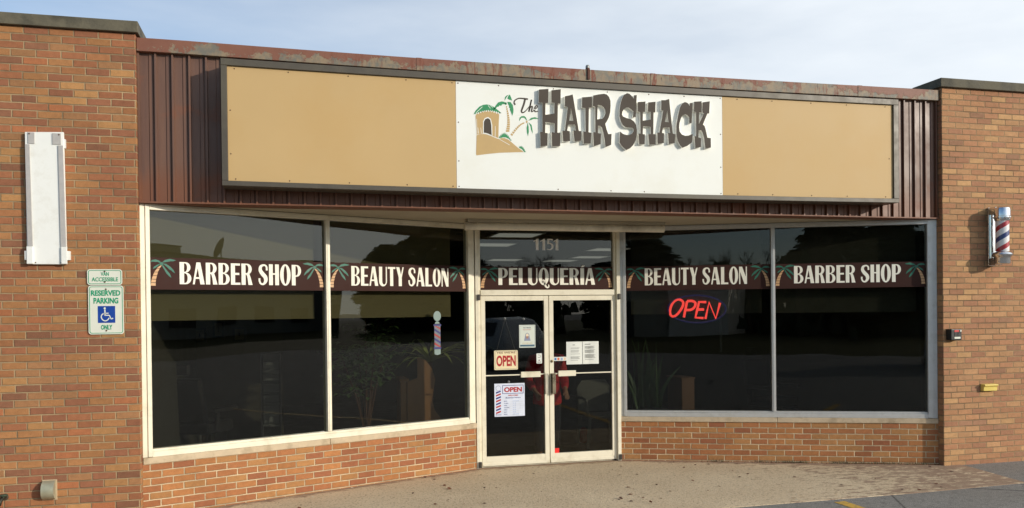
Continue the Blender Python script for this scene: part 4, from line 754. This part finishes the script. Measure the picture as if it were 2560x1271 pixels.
# weeds along the right low wall and dry leaf litter on the pavement
wd_ = MB(); rnd = random.Random(2)
for i in range(420):
    cl = rnd.choice((1.2, 1.75, 2.05, 2.12, 2.6, 2.75, 2.95, 3.1, 3.3, 3.55)); a_ = cl+rnd.gauss(0, .10); p = FR.P(max(.05, min(3.7, a_)), .012+abs(rnd.gauss(0, .018)), -.004); hgt = .012+.035*rnd.random()**2; d_ = Vector((rnd.gauss(0, .02), rnd.gauss(0, .01), 0)); s_ = Vector((.004, 0, 0))
    wd_.add([p-s_, p+s_, p+d_+Vector((0, 0, hgt))], [(0, 1, 2)], rnd.choice((0, 0, 1)))
o = wd_.build('weeds', [M('dry_weed', lin(78, 64, 42), .9), M('moss', lin(64, 66, 38), .9)]); o['kind'] = 'stuff'
lt = MB()
for i in range(260):
    x_ = rnd.uniform(.8, 8.6); y_ = rnd.uniform(-1.1, 1.4)
    if y_ > min(.087+.4098*x_, 3.747-.4176*x_, 1.5)-.03: continue
    r_ = .006+.022*rnd.random()**2; a0_ = rnd.random()*6.28; n_ = rnd.choice((4, 5)); tl = rnd.gauss(0, .25)
    lt.add([(x_+r_*math.cos(a0_+6.283*k/n_)*(1 if k % 2 else .6), y_+r_*math.sin(a0_+6.283*k/n_), .0005+abs(tl)*r_*(1+math.cos(6.283*k/n_))) for k in range(n_)], [tuple(range(n_))], rnd.choice((0, 1, 2)))
o = lt.build('leaf_litter', [M('dry_leaf', lin(112, 66, 44), .8), M('dark_leaf', lin(80, 52, 42), .8), M('pale_grit', lin(206, 196, 176), .8)]); o['kind'] = 'stuff'

# ================================================================== INSIDE THE SHOP
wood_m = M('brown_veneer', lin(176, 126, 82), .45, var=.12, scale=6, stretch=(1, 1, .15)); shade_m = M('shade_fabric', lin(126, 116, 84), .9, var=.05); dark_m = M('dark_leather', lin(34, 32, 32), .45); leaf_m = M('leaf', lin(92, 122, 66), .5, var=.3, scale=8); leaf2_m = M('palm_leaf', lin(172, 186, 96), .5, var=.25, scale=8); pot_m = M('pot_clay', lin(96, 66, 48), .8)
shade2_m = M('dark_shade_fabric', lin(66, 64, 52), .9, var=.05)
def shade(F, a0, a1, label):
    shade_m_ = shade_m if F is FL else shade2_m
    t = thing('roller_shade', label, 'shade', F.P((a0+a1)/2, -.16, 1.83)); b = MB(); b.fbox(F, a0, a1, -.163, -.160, 1.835, 2.86); b.build('cloth', shade_m_, t); b = MB(); b.fbox(F, a0, a1, -.17, -.153, 1.815, 1.8345); b.build('hem_bar', shade_m_, t)
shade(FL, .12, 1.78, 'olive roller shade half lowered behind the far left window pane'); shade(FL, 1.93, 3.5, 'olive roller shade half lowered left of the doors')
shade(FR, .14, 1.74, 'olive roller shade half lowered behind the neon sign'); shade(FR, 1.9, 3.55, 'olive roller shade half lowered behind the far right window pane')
# ceiling lights seen through the transom
lm = M('light_panel', lin(220, 224, 210), .6, emit=(1, 1, .93), estr=.30); first = None
for (u_, v_, lb) in ((1262, 650, 'pale ceiling light panel at the left of the transom'), (1400, 652, 'pale ceiling light panel below the number 1151'), (1474, 643, 'pale ceiling light panel right of the number 1151'), (1520, 624, 'pale ceiling light panel at the right end of the transom'), (1232, 612, 'pale ceiling light panel nearest the left door jamb'), (1290, 588, 'pale ceiling light panel just under the roller tube')):
    p = atz(u_, v_, 2.9)
    if p.y > 9.2: p.y = 9.2
    if first is None:
        t = thing('ceiling_light', lb, 'ceiling light', (p.x, p.y, 2.9), 'ceiling light panels inside the shop'); b = MB(); b.box(p.x-.3, p.x+.3, p.y-.3, p.y+.3, 2.898, 2.906); b.build('diffuser', lm, t); b = MB()
        for (x0_, x1_, y0_, y1_) in ((-.33, -.3005, -.33, .33), (.3005, .33, -.33, .33), (-.3, .3, -.33, -.3005), (-.3, .3, .3005, .33)): b.box(p.x+x0_, p.x+x1_, p.y+y0_, p.y+y1_, 2.893, 2.906)
        b.build('frame', white_p, t); first = t
    else:
        t = copy_tree(first); t.location = (p.x, p.y, 2.9); t['label'] = lb
# reception desk with the curved end
p = aty(1040, 1060, 2.2)
dk = thing('reception_desk', 'brown wooden reception desk with a curved end behind the left window', 'desk', (p.x, 2.2, 0)); FDk = Frame(0, 2.2, 1, 0)
def azd(u, v): return FDk.az(u, v)
cv = [azd(*q_) for q_ in [(1018, 1058), (1018, 955), (1043, 945), (1043, 893), (1062, 900), (1078, 920), (1087, 948), (1083, 975), (1079, 1000), (1086, 1025), (1104, 1050), (1112, 1062)]]; zl_ = 0.0
poly = [(cv[0][0], 0)]+cv[:-1]+[(cv[-1][0], cv[-1][1]), (cv[-1][0]+.05, 0)]
b = MB(); vs, fs = curve_geo([poly], .03); b.add(vs, fs, 0, FDk.mat(0, 0, 0)); b.build('end_panel', wood_m, dk)
b = MB(); b.box(poly[0][0]-.08, poly[0][0]-.002, 2.19, 2.6, 0, cv[1][1]); b.box(poly[0][0]-.09, poly[0][0]+.03, 2.205, 2.62, cv[1][1]+.001, cv[1][1]+.035); b.build('counter', wood_m, dk, bevel=.004)
# plants
def leaves(mb, c, n, ln, spread, wd, droop, rnd, up=.6):
    for i in range(n):
        a_ = rnd.random()*6.283; e_ = up+rnd.random()*.5; l_ = ln*(.6+.5*rnd.random()); k_ = 7; d = Vector((math.cos(a_), math.sin(a_), 0)); sd = Vector((-d.y, d.x, 0)); pts = []
        for j in range(k_+1):
            s_ = j/k_; pts.append((Vector(c)+d*spread*l_*s_*1.2+Vector((0, 0, l_*(e_*s_-droop*s_*s_))), wd*math.sin(math.pi*min(1, .12+s_*.88))*(1 if j < k_ else .05)))
        vs = []; 
        for q, w_ in pts: vs += [q-sd*w_+Vector((0, 0, .3*w_)), q, q+sd*w_+Vector((0, 0, .3*w_))]
        fs = []
        for j in range(k_): o_ = 3*j; fs += [(o_, o_+1, o_+4, o_+3), (o_+1, o_+2, o_+5, o_+4)]
        mb.add(vs, fs)
rnd = random.Random(5)
def pot(t, x_, y_, z_, r_, h_): b = MB(); b.lathe([(r_*.7, z_), (r_, z_+h_), (r_*1.06, z_+h_), (r_*1.06, z_+h_+.03), (r_*.9, z_+h_+.03), (r_*.88, z_+h_-.02)], 18, 0, Matrix.Translation((x_, y_, 0))); b.build('pot', pot_m, t, autosmooth=40)
p = aty(1075, 850, 2.75); t = thing('potted_palm', 'potted plant with long arching leaves behind the reception desk', 'plant', (p.x, 2.75, 0)); pot(t, p.x, 2.75, 0, .17, .3); b = MB(); b.tube([(p.x, 2.75, .2), (p.x+.02, 2.75, .8), (p.x, 2.75, 1.25)], .025, 8); b.build('stem', pot_m, t); b = MB(); leaves(b, (p.x, 2.75, 1.2), 26, .75, .9, .03, .9, rnd, .75); b.build('foliage', leaf2_m, t)
p = aty(915, 950, 2.3); t = thing('leafy_plant', 'large dark leafy potted plant filling the window left of the desk', 'plant', (p.x, 2.3, 0)); pot(t, p.x, 2.3, 0, .2, .35); b = MB(); lf = MB()
for i in range(9):
    a_ = rnd.random()*6.28; r_ = .45*rnd.random(); h_ = .9+.75*rnd.random(); q = [(p.x, 2.3, .3), (p.x+.4*r_*math.cos(a_), 2.3+.4*r_*math.sin(a_), .3+h_*.5), (p.x+r_*math.cos(a_), 2.3+r_*math.sin(a_), .3+h_)]; b.tube(q, [.012, .009, .005], 6)
    for j in range(64):
        s_ = .25+.75*rnd.random(); c_ = Vector(q[1]).lerp(Vector(q[2]), s_*1.1-.1)+Vector((rnd.gauss(0, .12), rnd.gauss(0, .12), rnd.gauss(0, .08))); leaves(lf, c_, 1, .16, .8, .03, .6, rnd, .3)
b.build('stem', pot_m, t); lf.build('foliage', leaf_m, t)
p = aty(1630, 1000, 2.0); t = thing('snake_plant', 'snake plant with tall upright leaves behind the right window', 'plant', (p.x, 2.0, 0)); b = MB(); b.box(p.x-.3, p.x+.15, 1.85, 2.15, 0, .58); b.build('planter', dark_m, t, bevel=.01); b = MB()
for i in range(26):
    x_, y_ = p.x-.25+.38*rnd.random(), 1.9+.2*rnd.random(); h_ = .4+.55*rnd.random(); l_ = rnd.gauss(0, .12); vs = []; k_ = 6; an = rnd.random()*3
    for j in range(k_+1): s_ = j/k_; w_ = .028*(1-s_**3)+.002; c_ = Vector((x_+l_*s_*s_, y_+.04*math.sin(s_*3), .56+h_*s_)); dv_ = Vector((math.cos(an+s_*.6), math.sin(an+s_*.6), 0))*w_; vs += [c_-dv_, c_+dv_]
    b.add(vs, [(2*j, 2*j+1, 2*j+3, 2*j+2) for j in range(k_)])
b.build('foliage', M('snake_leaf', lin(66, 92, 50), .5, var=.3, scale=8), t)
p = aty(1708, 985, 2.0); t = thing('wooden_planter', 'brown wooden box cabinet right of the snake plant', 'cabinet', (p.x, 2.05, 0)); b = MB(); w2 = M('dark_veneer', lin(118, 80, 52), .5, var=.12, scale=6, stretch=(1, 1, .15)); b.box(p.x-.09, p.x+.09, 1.85, 2.3, 0, p.z+.21); b.build('body', w2, t, bevel=.006); b = MB(); b.box(p.x-.10, p.x+.10, 1.84, 2.31, p.z+.2105, p.z+.23); b.build('top', w2, t, bevel=.004)
# pictures on a partition, rack, chairs
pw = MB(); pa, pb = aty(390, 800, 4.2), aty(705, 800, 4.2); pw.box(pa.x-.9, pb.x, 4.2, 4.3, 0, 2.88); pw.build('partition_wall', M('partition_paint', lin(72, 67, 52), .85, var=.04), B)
for (u0, v0, u1, v1, lb) in ((482, 820, 516, 857, 'dark framed picture nearest the left window jamb'), (532, 803, 560, 846, 'taller dark framed picture between two others'), (582, 818, 615, 855, 'dark framed picture with a pale mount, rightmost on the partition')):
    q0, q1 = aty(u0, v1, 4.19), aty(u1, v0, 4.19); t = thing('picture_frame', lb, 'picture', ((q0.x+q1.x)/2, 4.18, q0.z), 'framed pictures on the partition wall'); b = MB(); f_ = .03
    for (x0_, x1_, z0_, z1_) in ((q0.x, q1.x, q0.z, q0.z+f_), (q0.x, q1.x, q1.z-f_, q1.z), (q0.x, q0.x+f_, q0.z+f_, q1.z-f_), (q1.x-f_, q1.x, q0.z+f_, q1.z-f_)): b.box(x0_, x1_, 4.165, 4.199, z0_, z1_)
    b.build('frame', black_m, t); b = MB(); b.box(q0.x+f_, q1.x-f_, 4.18, 4.199, q0.z+f_, q1.z-f_, 0); b.build('mount', M('mount', lin(150, 136, 100), .8), t); b = MB(); b.box(q0.x+.08, q1.x-.08, 4.178, 4.1799, q0.z+.08, q1.z-.08); b.build('print', M('print_dark', lin(84, 66, 50), .8), t)
q0, q1 = aty(655, 1010, 3.6), aty(700, 885, 3.6); t = thing('magazine_rack', 'pale rack of leaflets standing behind the far left window', 'rack', ((q0.x+q1.x)/2, 3.6, 0)); b = MB()
for x_ in (q0.x, q1.x): b.box(x_-.012, x_+.012, 3.5, 3.7, 0, q1.z)
b.box(q0.x+.012, q1.x-.012, 3.68, 3.7, 0, q1.z); b.build('stand', M('rack_metal', lin(96, 96, 92), .6), t)
for i in range(6):
    z_ = .35+i*(q1.z-.45)/6; b = MB(); b.box(q0.x+.013, q1.x-.013, 3.52, 3.679, z_, z_+.02); b.box(q0.x+.02, q1.x-.02, 3.55, 3.57, z_+.0205, z_+.14); b.build('shelf', M('rack_grey', lin(120, 122, 120), .7), t)
def barber_chair(x_, y_, rz, label):
    t = thing('barber_chair', label, 'chair', (x_, y_, 0), 'barber chairs inside the shop'); Tm = Matrix.Translation((x_, y_, 0)) @ Matrix.Rotation(rz, 4, 'Z')
    b = MB(); b.box(-.26, .26, -.27, .25, .46, .6, 0, Tm); b.build('seat', dark_m, t, bevel=.04, seg=3)
    b = MB(); b.prism([(.18, .58), (.27, .6), (.4, 1.12), (.31, 1.14)], -.24, .24, 0, Tm @ Matrix(((0, 0, 1, 0), (1, 0, 0, 0), (0, 1, 0, 0), (0, 0, 0, 1)))); b.build('backrest', dark_m, t, bevel=.03, seg=3)
    b = MB(); b.box(-.11, .11, .35, .41, 1.17, 1.3, 0, Tm); b.build('headrest', dark_m, t, bevel=.025, seg=3)
    for s_ in (-1, 1): b = MB(); b.box(s_*.30-.035, s_*.30+.035, -.25, .22, .72, .77, 0, Tm); b.box(s_*.30-.02, s_*.30+.02, .1, .16, .5, .72, 0, Tm); b.build('armrest', dark_m, t, bevel=.015)
    b = MB(); b.lathe([(.32, 0), (.31, .03), (.1, .06), (.06, .1), (.06, .46)], 20, 0, Tm); b.build('pedestal', chrome_m, t, autosmooth=40)
    b = MB(); b.box(-.17, .17, -.62, -.45, .2, .24, 0, Tm); b.box(-.03, .03, -.46, -.2, .24, .46, 0, Tm); b.build('footrest', chrome_m, t, bevel=.01)
p = aty(505, 1010, 2.4); barber_chair(p.x, 2.4, R_(150), 'dark barber chair behind the far left window')
p = aty(1930, 990, 2.6); barber_chair(p.x, 2.6, R_(20), 'dark barber chair behind the right mullion')
p = aty(2150, 990, 2.2); barber_chair(p.x, 2.2, R_(-40), 'dark barber chair behind the far right window pane')
p = aty(1500, 1110, 2.6); t = thing('plastic_chair', 'grey plastic armchair just inside the right door', 'chair', (p.x, 2.6, 0)); pc = M('grey_plastic', lin(120, 118, 110), .5)
b = MB(); b.box(p.x-.24, p.x+.24, 2.38, 2.84, .42, .45); b.build('seat', pc, t, bevel=.012); b = MB(); b.prism([(p.x-.22, .46), (p.x+.22, .46), (p.x+.25, .8), (p.x+.18, .9), (p.x-.18, .9), (p.x-.25, .8)], -.02, .02, 0, Matrix(((1, 0, 0, 0), (0, 0, 1, 2.86), (0, 1, 0, 0), (0, 0, 0, 1)))); b.build('backrest', pc, t, bevel=.01)
for sx_, sy_ in ((-1, 2.4), (1, 2.4), (-1, 2.82), (1, 2.82)): b = MB(); b.tube([(p.x+sx_*.21, sy_, .43), (p.x+sx_*.25, sy_, 0)], [.028, .02], 8); b.build('leg', pc, t)
for sx_ in (-1, 1): b = MB(); b.tube([(p.x+sx_*.24, 2.4, .43), (p.x+sx_*.26, 2.42, .66), (p.x+sx_*.26, 2.6, .68), (p.x+sx_*.25, 2.85, .66)], .022, 8); b.build('arm', pc, t)
b = MB(); p = atz(1460, 1120, .0); b.box(p.x-.75, p.x+.55, 1.75, 2.9, .001, .012); tag(b.build('door_mat', M('green_mat', lin(44, 60, 44), .95, var=.2, scale=60), None, bevel=.004), 'dark green mat on the floor inside the doors', 'mat')
p = aty(1459, 1112, 2.9); b = MB(); b.lathe([(.03, 0), (.07, .02), (.075, .16), (.05, .2), (.02, .22)], 14, 0, Matrix.Translation((p.x, 2.9, .013))); tag(b.build('red_bottle', M('red_plastic', lin(170, 26, 24), .4), None, smooth=True), 'small red container on the floor behind the right door', 'container')

# person in a red jacket just inside the doors
def skin(name, chains, mat_, parent, sub=2):
    """joints as connected edges with radii -> one continuous skinned surface"""
    vs = []; es = []; rs = []; idx = {}
    def vid(p, r):
        k = tuple(round(x_, 4) for x_ in p)
        if k not in idx: idx[k] = len(vs); vs.append(p); rs.append(r)
        return idx[k]
    for ch in chains:
        ids = [vid(p, r) for p, r in ch]; es += [(a_, b_) for a_, b_ in zip(ids, ids[1:])]
    me = bpy.data.meshes.new('tmp'); me.from_pydata(vs, es, []); o = bpy.data.objects.new('tmp', me); COL.objects.link(o)
    o.modifiers.new('s', 'SKIN'); sv = me.skin_vertices[0].data
    for i, r in enumerate(rs): sv[i].radius = r if isinstance(r, tuple) else (r, r)
    sv[0].use_root = True
    m_ = o.modifiers.new('d', 'SUBSURF'); m_.levels = sub; m_.render_levels = sub
    dg = bpy.context.evaluated_depsgraph_get(); dg.update(); ev = bpy.data.meshes.new_from_object(o.evaluated_get(dg), depsgraph=dg)
    mb = MB(); mb.add([v.co for v in ev.vertices], [tuple(p.vertices) for p in ev.polygons]); bpy.data.objects.remove(o); bpy.data.meshes.remove(me); bpy.data.meshes.remove(ev)
    return mb.build(name, mat_, parent, smooth=True)
pp = aty(1368, 1000, 1.93); px, py = pp.x, 1.93
t = thing('person', 'grey haired person in a red jacket and dark trousers standing behind the doors', 'person', (px, py, 0))
skin_m = M('skin', lin(176, 130, 106), .55, var=.05); jk = M('red_jacket', lin(206, 30, 44), .65, var=.08, scale=20, bump=.004, bscale=14); tr = M('dark_trousers', lin(30, 32, 40), .8, var=.1); hr = M('grey_hair', lin(150, 140, 124), .7, var=.2, scale=30); shm = M('maroon_shoe', lin(120, 52, 48), .6, var=.2)
V = lambda x_, y_, z_: (px+x_*1.04, py+y_, z_*.93)
hips = (V(0, 0, .90), (.145, .11))
chains = [[hips, (V(0, .01, 1.05), (.135, .10)), (V(0, .02, 1.22), (.155, .11)), (V(0, .02, 1.36), (.13, .09)), (V(0, .01, 1.43), .058), (V(-.01, -.01, 1.50), .054), (V(-.015, -.03, 1.56), (.072, .085)), (V(-.015, -.03, 1.63), (.078, .092)), (V(-.015, -.02, 1.69), (.06, .07))]]
arms = {}
for s_ in (-1, 1):
    sh_, el, wr = V(s_*.17, .02, 1.35), V(s_*.235, .05, 1.08), V(s_*.19, -.14, .93); arms[s_] = (sh_, el, wr)
    chains.append([(V(0, .02, 1.36), (.13, .09)), (sh_, .058), (el, .042), (wr, .028), (V(s_*.182, -.185, .905), (.034, .018)), (V(s_*.178, -.215, .885), (.032, .014))])
    chains.append([hips, (V(s_*.09, 0, .84), .088), (V(s_*.095, -.01, .48), .055), (V(s_*.10, .02, .09), .036), (V(s_*.11, -.05, .045), .034), (V(s_*.12, -.12, .03), .028)])
    for f_, (o_, l_) in enumerate(((-.024, .058), (-.008, .068), (.008, .064), (.022, .05))):
        chains.append([(V(s_*.178, -.215, .885), (.032, .014)), (V(s_*.178+o_*.9, -.232, .872+o_*.1), .0085), (V(s_*.176+o_, -.232-l_*.45, .872-l_*.35), .008), (V(s_*.176+o_, -.230-l_*.55, .872-l_*.8), .007)])
    chains.append([(V(s_*.182, -.185, .905), (.034, .018)), (V(s_*.148, -.205, .895), .010), (V(s_*.138, -.235, .88), .0085)])
chains.append([(V(-.015, -.03, 1.56), (.072, .085)), (V(-.02, -.112, 1.575), .014), (V(-.02, -.125, 1.565), .011)])       # nose
body = skin('body', chains, skin_m, t)
fc = MB()
for s_ in (-1, 1): fc.ball(V(-.018+s_*.03, -.105, 1.602), .011, 0, 6)
fc.build('eye', M('eye', lin(40, 36, 34), .3), t); fc = MB(); fc.ball(V(-.02, -.108, 1.53), .02, 0, 6, (1.1, .4, .3)); fc.build('mouth', M('lip', lin(150, 84, 80), .5), t)
for s_ in (-1, 1): fc = MB(); fc.ball(V(-.015+s_*.078, -.02, 1.59), .03, 0, 8, (.35, .6, 1)); fc.build('ear', skin_m, t, smooth=True)
jc = [[(V(0, .0, .70), (.215, .165)), (V(0, .0, .80), (.205, .158)), (V(0, .01, .93), (.19, .145)), (V(0, .015, 1.08), (.175, .13)), (V(0, .02, 1.24), (.185, .135)), (V(0, .02, 1.36), (.15, .11)), (V(0, .012, 1.43), (.075, .075)), (V(0, .008, 1.46), (.072, .072))]]
for s_ in (-1, 1): sh_, el, wr = arms[s_]; jc.append([(V(0, .02, 1.36), (.15, .11)), (sh_, .08), (el, .064), (tuple(Vector(el).lerp(Vector(wr), .85)), .05)])
skin('jacket', jc, jk, t)
tc_ = [[(V(0, 0, .92), (.155, .12)), (V(0, 0, .84), (.15, .115))]]
for s_ in (-1, 1): tc_.append([(V(0, 0, .84), (.15, .115)), (V(s_*.09, 0, .76), .105), (V(s_*.095, -.01, .48), .078), (V(s_*.10, .02, .12), .066), (V(s_*.10, .02, .09), .064)])
skin('trousers', tc_, tr, t)
skin('hair', [[(V(-.015, .0, 1.60), (.088, .085)), (V(-.015, .0, 1.66), (.094, .094)), (V(-.015, -.005, 1.72), (.06, .07))]], hr, t)
for s_ in (-1, 1): skin('shoe', [[(V(s_*.10, .05, .045), (.045, .045)), (V(s_*.105, -.03, .045), (.048, .045)), (V(s_*.115, -.10, .035), (.05, .034)), (V(s_*.125, -.17, .03), (.042, .026))]], shm, t)

# ================================================================== ACROSS THE CAR PARK (mirrored in the glass)
bark = M('bark', lin(70, 60, 50), .9, var=.2); ever = M('evergreen', lin(40, 54, 36), .8, var=.3)
def bare_tree(h_, seed):
    rnd = random.Random(seed); tk = MB(); cw = MB()
    def grow(mb, p, d, l_, r_, lev):
        q = p+d*l_; mid = p+d*l_*.5+Vector((rnd.gauss(0, .04), rnd.gauss(0, .04), 0))*l_; mb.tube([p, mid, q], [r_, r_*.85, r_*.68], 5 if lev < 2 else 3)
        if lev >= 5: return
        for i in range(3 if lev < 4 else 4):
            nd_ = (d+Vector((rnd.gauss(0, .45), rnd.gauss(0, .45), rnd.gauss(.12, .25)))).normalized(); grow(cw, p+d*l_*(.65+.35*rnd.random()), nd_, l_*(.62+.16*rnd.random()), r_*.58, lev+1)
    grow(tk, Vector((0, 0, 0)), Vector((0, 0, 1)), h_*.3, h_*.02, 0); return tk, cw
def ever_tree(h_, seed):
    rnd = random.Random(seed); tk = MB(); tk.tube([(0, 0, 0), (0, 0, h_*.95)], [h_*.025, .02], 7); cw = MB()
    for i in range(560):
        z_ = h_*(.04+.96*rnd.random()); r_ = h_*.30*math.sin(math.pi*min(1, max(.04, (1-z_/h_))**.55*.80))*(.45+.75*rnd.random())+.15; a_ = rnd.random()*6.283; leaves(cw, (r_*.35*math.cos(a_), r_*.35*math.sin(a_), z_), 1, r_*1.2, .0, .0, 0, rnd) if False else None
        c_ = Vector((r_*math.cos(a_), r_*math.sin(a_), z_-.12*r_)); i_ = Vector((0, 0, z_)); sd = Vector((-math.sin(a_), math.cos(a_), 0))*r_*.28
        cw.add([i_, c_+sd, c_*1.0+Vector((math.cos(a_)*.3, math.sin(a_)*.3, -.1)), c_-sd], [(0, 1, 2), (0, 2, 3)]); cw.add([i_+Vector((0, 0, .12)), c_+sd*.6+Vector((0, 0, -.25)), c_-sd*.6+Vector((0, 0, .2))], [(0, 1, 2)])
    return tk, cw
def place(kind, h_, seed, x_, y_, label, group):
    t = thing(kind, label, 'tree', (x_, y_, -.03), group); tk, cw = (bare_tree if kind == 'bare_tree' else ever_tree)(h_, seed); T = Matrix.Translation((x_, y_, -.03))
    for mb, nm, m_ in ((tk, 'trunk', bark), (cw, 'crown', bark if kind == 'bare_tree' else ever)): mb.v = [T @ v for v in mb.v]; mb.build(nm, m_, t)
    return t
GB, GE = 'bare winter trees across the car park', 'evergreens across the car park'
protos = [place('bare_tree', 8.5, 11, -22, -52, 'bare winter tree across the car park', GB), place('bare_tree', 7.5, 12, -15, -55, 'bare winter tree across the car park', GB), place('bare_tree', 9.5, 13, -7, -50, 'bare winter tree across the car park', GB)]
pe = [place('evergreen_tree', 8, 21, 2.5, -50, 'dark evergreen across the car park', GE), place('evergreen_tree', 10, 22, 64, -40, 'dark evergreen across the car park', GE)]
rnd = random.Random(9)
for i in range(22):
    s_ = protos[i % 3]; c = copy_tree(s_); c.location = (-32+i*3.6+rnd.gauss(0, .8), -56+rnd.gauss(0, 4), -.03); c.rotation_euler.z = rnd.random()*6.28; k = .65+.5*rnd.random(); c.scale = (k, k, k)
for (x_, y_, k) in ((-3, -60, .9), (6, -57, .7), (70, -44, 1.15), (-20, -62, 1.05), (75, -41, 1.2), (61, -46, .85), (57, -43, .8), (63, -41, .8), (80, -43, 1.25), (85, -39, 1.2), (67, -47, 1.0), (90, -42, 1.2), (73, -48, 1.1), (16, -60, .8), (30, -64, .8)):
    c = copy_tree(pe[int(x_) % 2]); c.location = (x_, y_, -.03); c.rotation_euler.z = x_; c.scale = (k*1.3, k*1.3, k)
hd = MB(); rnd = random.Random(4)
for i in range(5200):
    x_ = rnd.uniform(-60, 22); h_ = 4.8*rnd.random()**1.5; y_ = -54+rnd.gauss(0, 2.5); a_ = rnd.random()*3.14; w_ = .5; d_ = Vector((math.cos(a_), math.sin(a_), 0))*w_; c_ = Vector((x_, y_, h_)); hd.add([c_-d_, c_+d_, c_+d_*.3+Vector((0, 0, .9)), c_-d_*.5+Vector((0, 0, .7))], [(0, 1, 2, 3)])
o = hd.build('distant_scrub', ever); o['kind'] = 'stuff'
# low building with a satellite dish far to the right
Hb = thing('low_building', 'low pale flat roofed building far across the car park', 'building', (52, -48, 0))
wp = M('pale_render', lin(150, 148, 136), .8, var=.06)
b = MB(); b.box(33, 60, -64, -52, -.1, 6.6); b.box(39.6, 42.6, -60, -54, 6.6, 7.5); b.build('wall', wp, Hb); b = MB(); b.box(32.8, 60.2, -64.2, -51.8, 6.601, 6.8); b.box(39.5, 42.7, -60.1, -53.9, 7.501, 7.6); b.build('roof_edge', coping_m, Hb)
for i in range(5): b = MB(); b.box(40+i*4.4, 42.2+i*4.4, -51.995, -51.9, 1.0, 2.6); b.build('window', dark_m, Hb)
b = MB(); b.lathe([(.02, 0), (.5, .05), (.85, .18), (.9, .22)], 20, 0, Matrix.Translation((45.8, -53, 7.6)) @ Matrix.Rotation(R_(-50), 4, 'Y') @ Matrix.Rotation(R_(50), 4, 'X')); b.tube([(45.8, -53, 6.8), (45.8, -53, 7.6)], .06, 8); tag(b.build('satellite_dish', wp, None), 'round satellite dish on the roof of the low building', 'dish')
Wb = thing('white_building', 'long low white building across the car park', 'building', (-11, -48, 0)); b = MB(); b.box(-11.6, -7.4, -50, -45.5, -.1, 4.3); b.build('wall', M('white_render', lin(214, 210, 200), .8, var=.05), Wb); b = MB(); b.box(-18, -11.61, -50, -45.8, -.1, 4.0); b.build('wing', wp, Wb)
b = MB(); b.box(-11.8, -7.2, -50.2, -45.3, 4.301, 4.45); b.build('roof_edge', coping_m, Wb); b = MB(); b.box(-16.8, -14.2, -45.798, -45.7, .0, 2.4); b.build('door', dark_m, Wb)
# parked cars
def make_car(label, paint_):
    t = thing('parked_car', label, 'car', (0, 0, 0), None)
    sec = [(-2.2, .55, .45, .62, .45, .70), (-2.1, .80, .30, .78, .62, .86), (-1.3, .88, .25, .92, .76, .98), (-.75, .9, .25, .98, .70, 1.30), (-.2, .9, .25, 1.0, .64, 1.62), (.9, .9, .25, 1.02, .63, 1.66), (1.7, .9, .27, 1.02, .64, 1.58), (2.1, .86, .32, 1.0, .70, 1.12), (2.25, .74, .45, .85, .60, .92)]
    vs = []; fs = []
    for (x_, hw, zl0, zb, hr_, zr) in sec: vs += [(x_, -hw*.9, zl0), (x_, -hw, zl0+.2), (x_, -hw, zb), (x_, -hr_, zr), (x_, hr_, zr), (x_, hw, zb), (x_, hw, zl0+.2), (x_, hw*.9, zl0)]
    n_ = 8
    for i in range(len(sec)-1):
        for j in range(n_): fs.append((i*n_+j, i*n_+(j+1) % n_, (i+1)*n_+(j+1) % n_, (i+1)*n_+j))
    fs += [tuple(range(n_-1, -1, -1)), tuple((len(sec)-1)*n_+j for j in range(n_))]
    b = MB(); b.add(vs, fs); b.build('body', paint_, t, bevel=.05, seg=3, autosmooth=60)
    for s_ in (-1, 1):
        b = MB(); b.add([(-.7, s_*.905, 1.03), (1.6, s_*.915, 1.06), (1.5, s_*.70, 1.5), (.0, s_*.69, 1.54)], [(0, 1, 2, 3)]); b.build('side_window', dark_m, t)
        for x_ in (-1.4, 1.4):
            b = MB(); b.lathe([(.12, -.1), (.30, -.11), (.34, -.07), (.34, .07), (.30, .11), (.12, .1)], 22, 0, Matrix.Translation((x_, s_*.82, .34)) @ Matrix.Rotation(R_(90), 4, 'X')); wh = b.build('wheel', black_m, t, autosmooth=40)
            b = MB(); b.lathe([(.03, -.125), (.2, -.118), (.21, -.09), (.21, .09), (.2, .118), (.03, .125)], 16, 0, Matrix.Translation((x_, s_*.82, .34)) @ Matrix.Rotation(R_(90), 4, 'X')); b.build('rim', chrome_m, wh)
        b = MB(); b.ball((-2.08, s_*.62, .72), .13, 0, 8, (.5, 1.2, .7)); b.build('headlight', chrome_m, t, smooth=True); b = MB(); b.ball((2.17, s_*.66, .86), .12, 0, 8, (.4, .9, 1.1)); b.build('tail_light', red_v, t, smooth=True)
    b = MB(); b.add([(-1.25, -.74, 1.0), (-1.25, .74, 1.0), (-.25, .62, 1.60), (-.25, -.62, 1.60)], [(0, 1, 2, 3)]); b.build('windscreen', dark_m, t)
    return t
car = make_car('white people carrier parked across the car park', M('white_car_paint', lin(220, 220, 218), .25)); car.location = (8.2, -17.5, -.025); car.rotation_euler.z = R_(75)
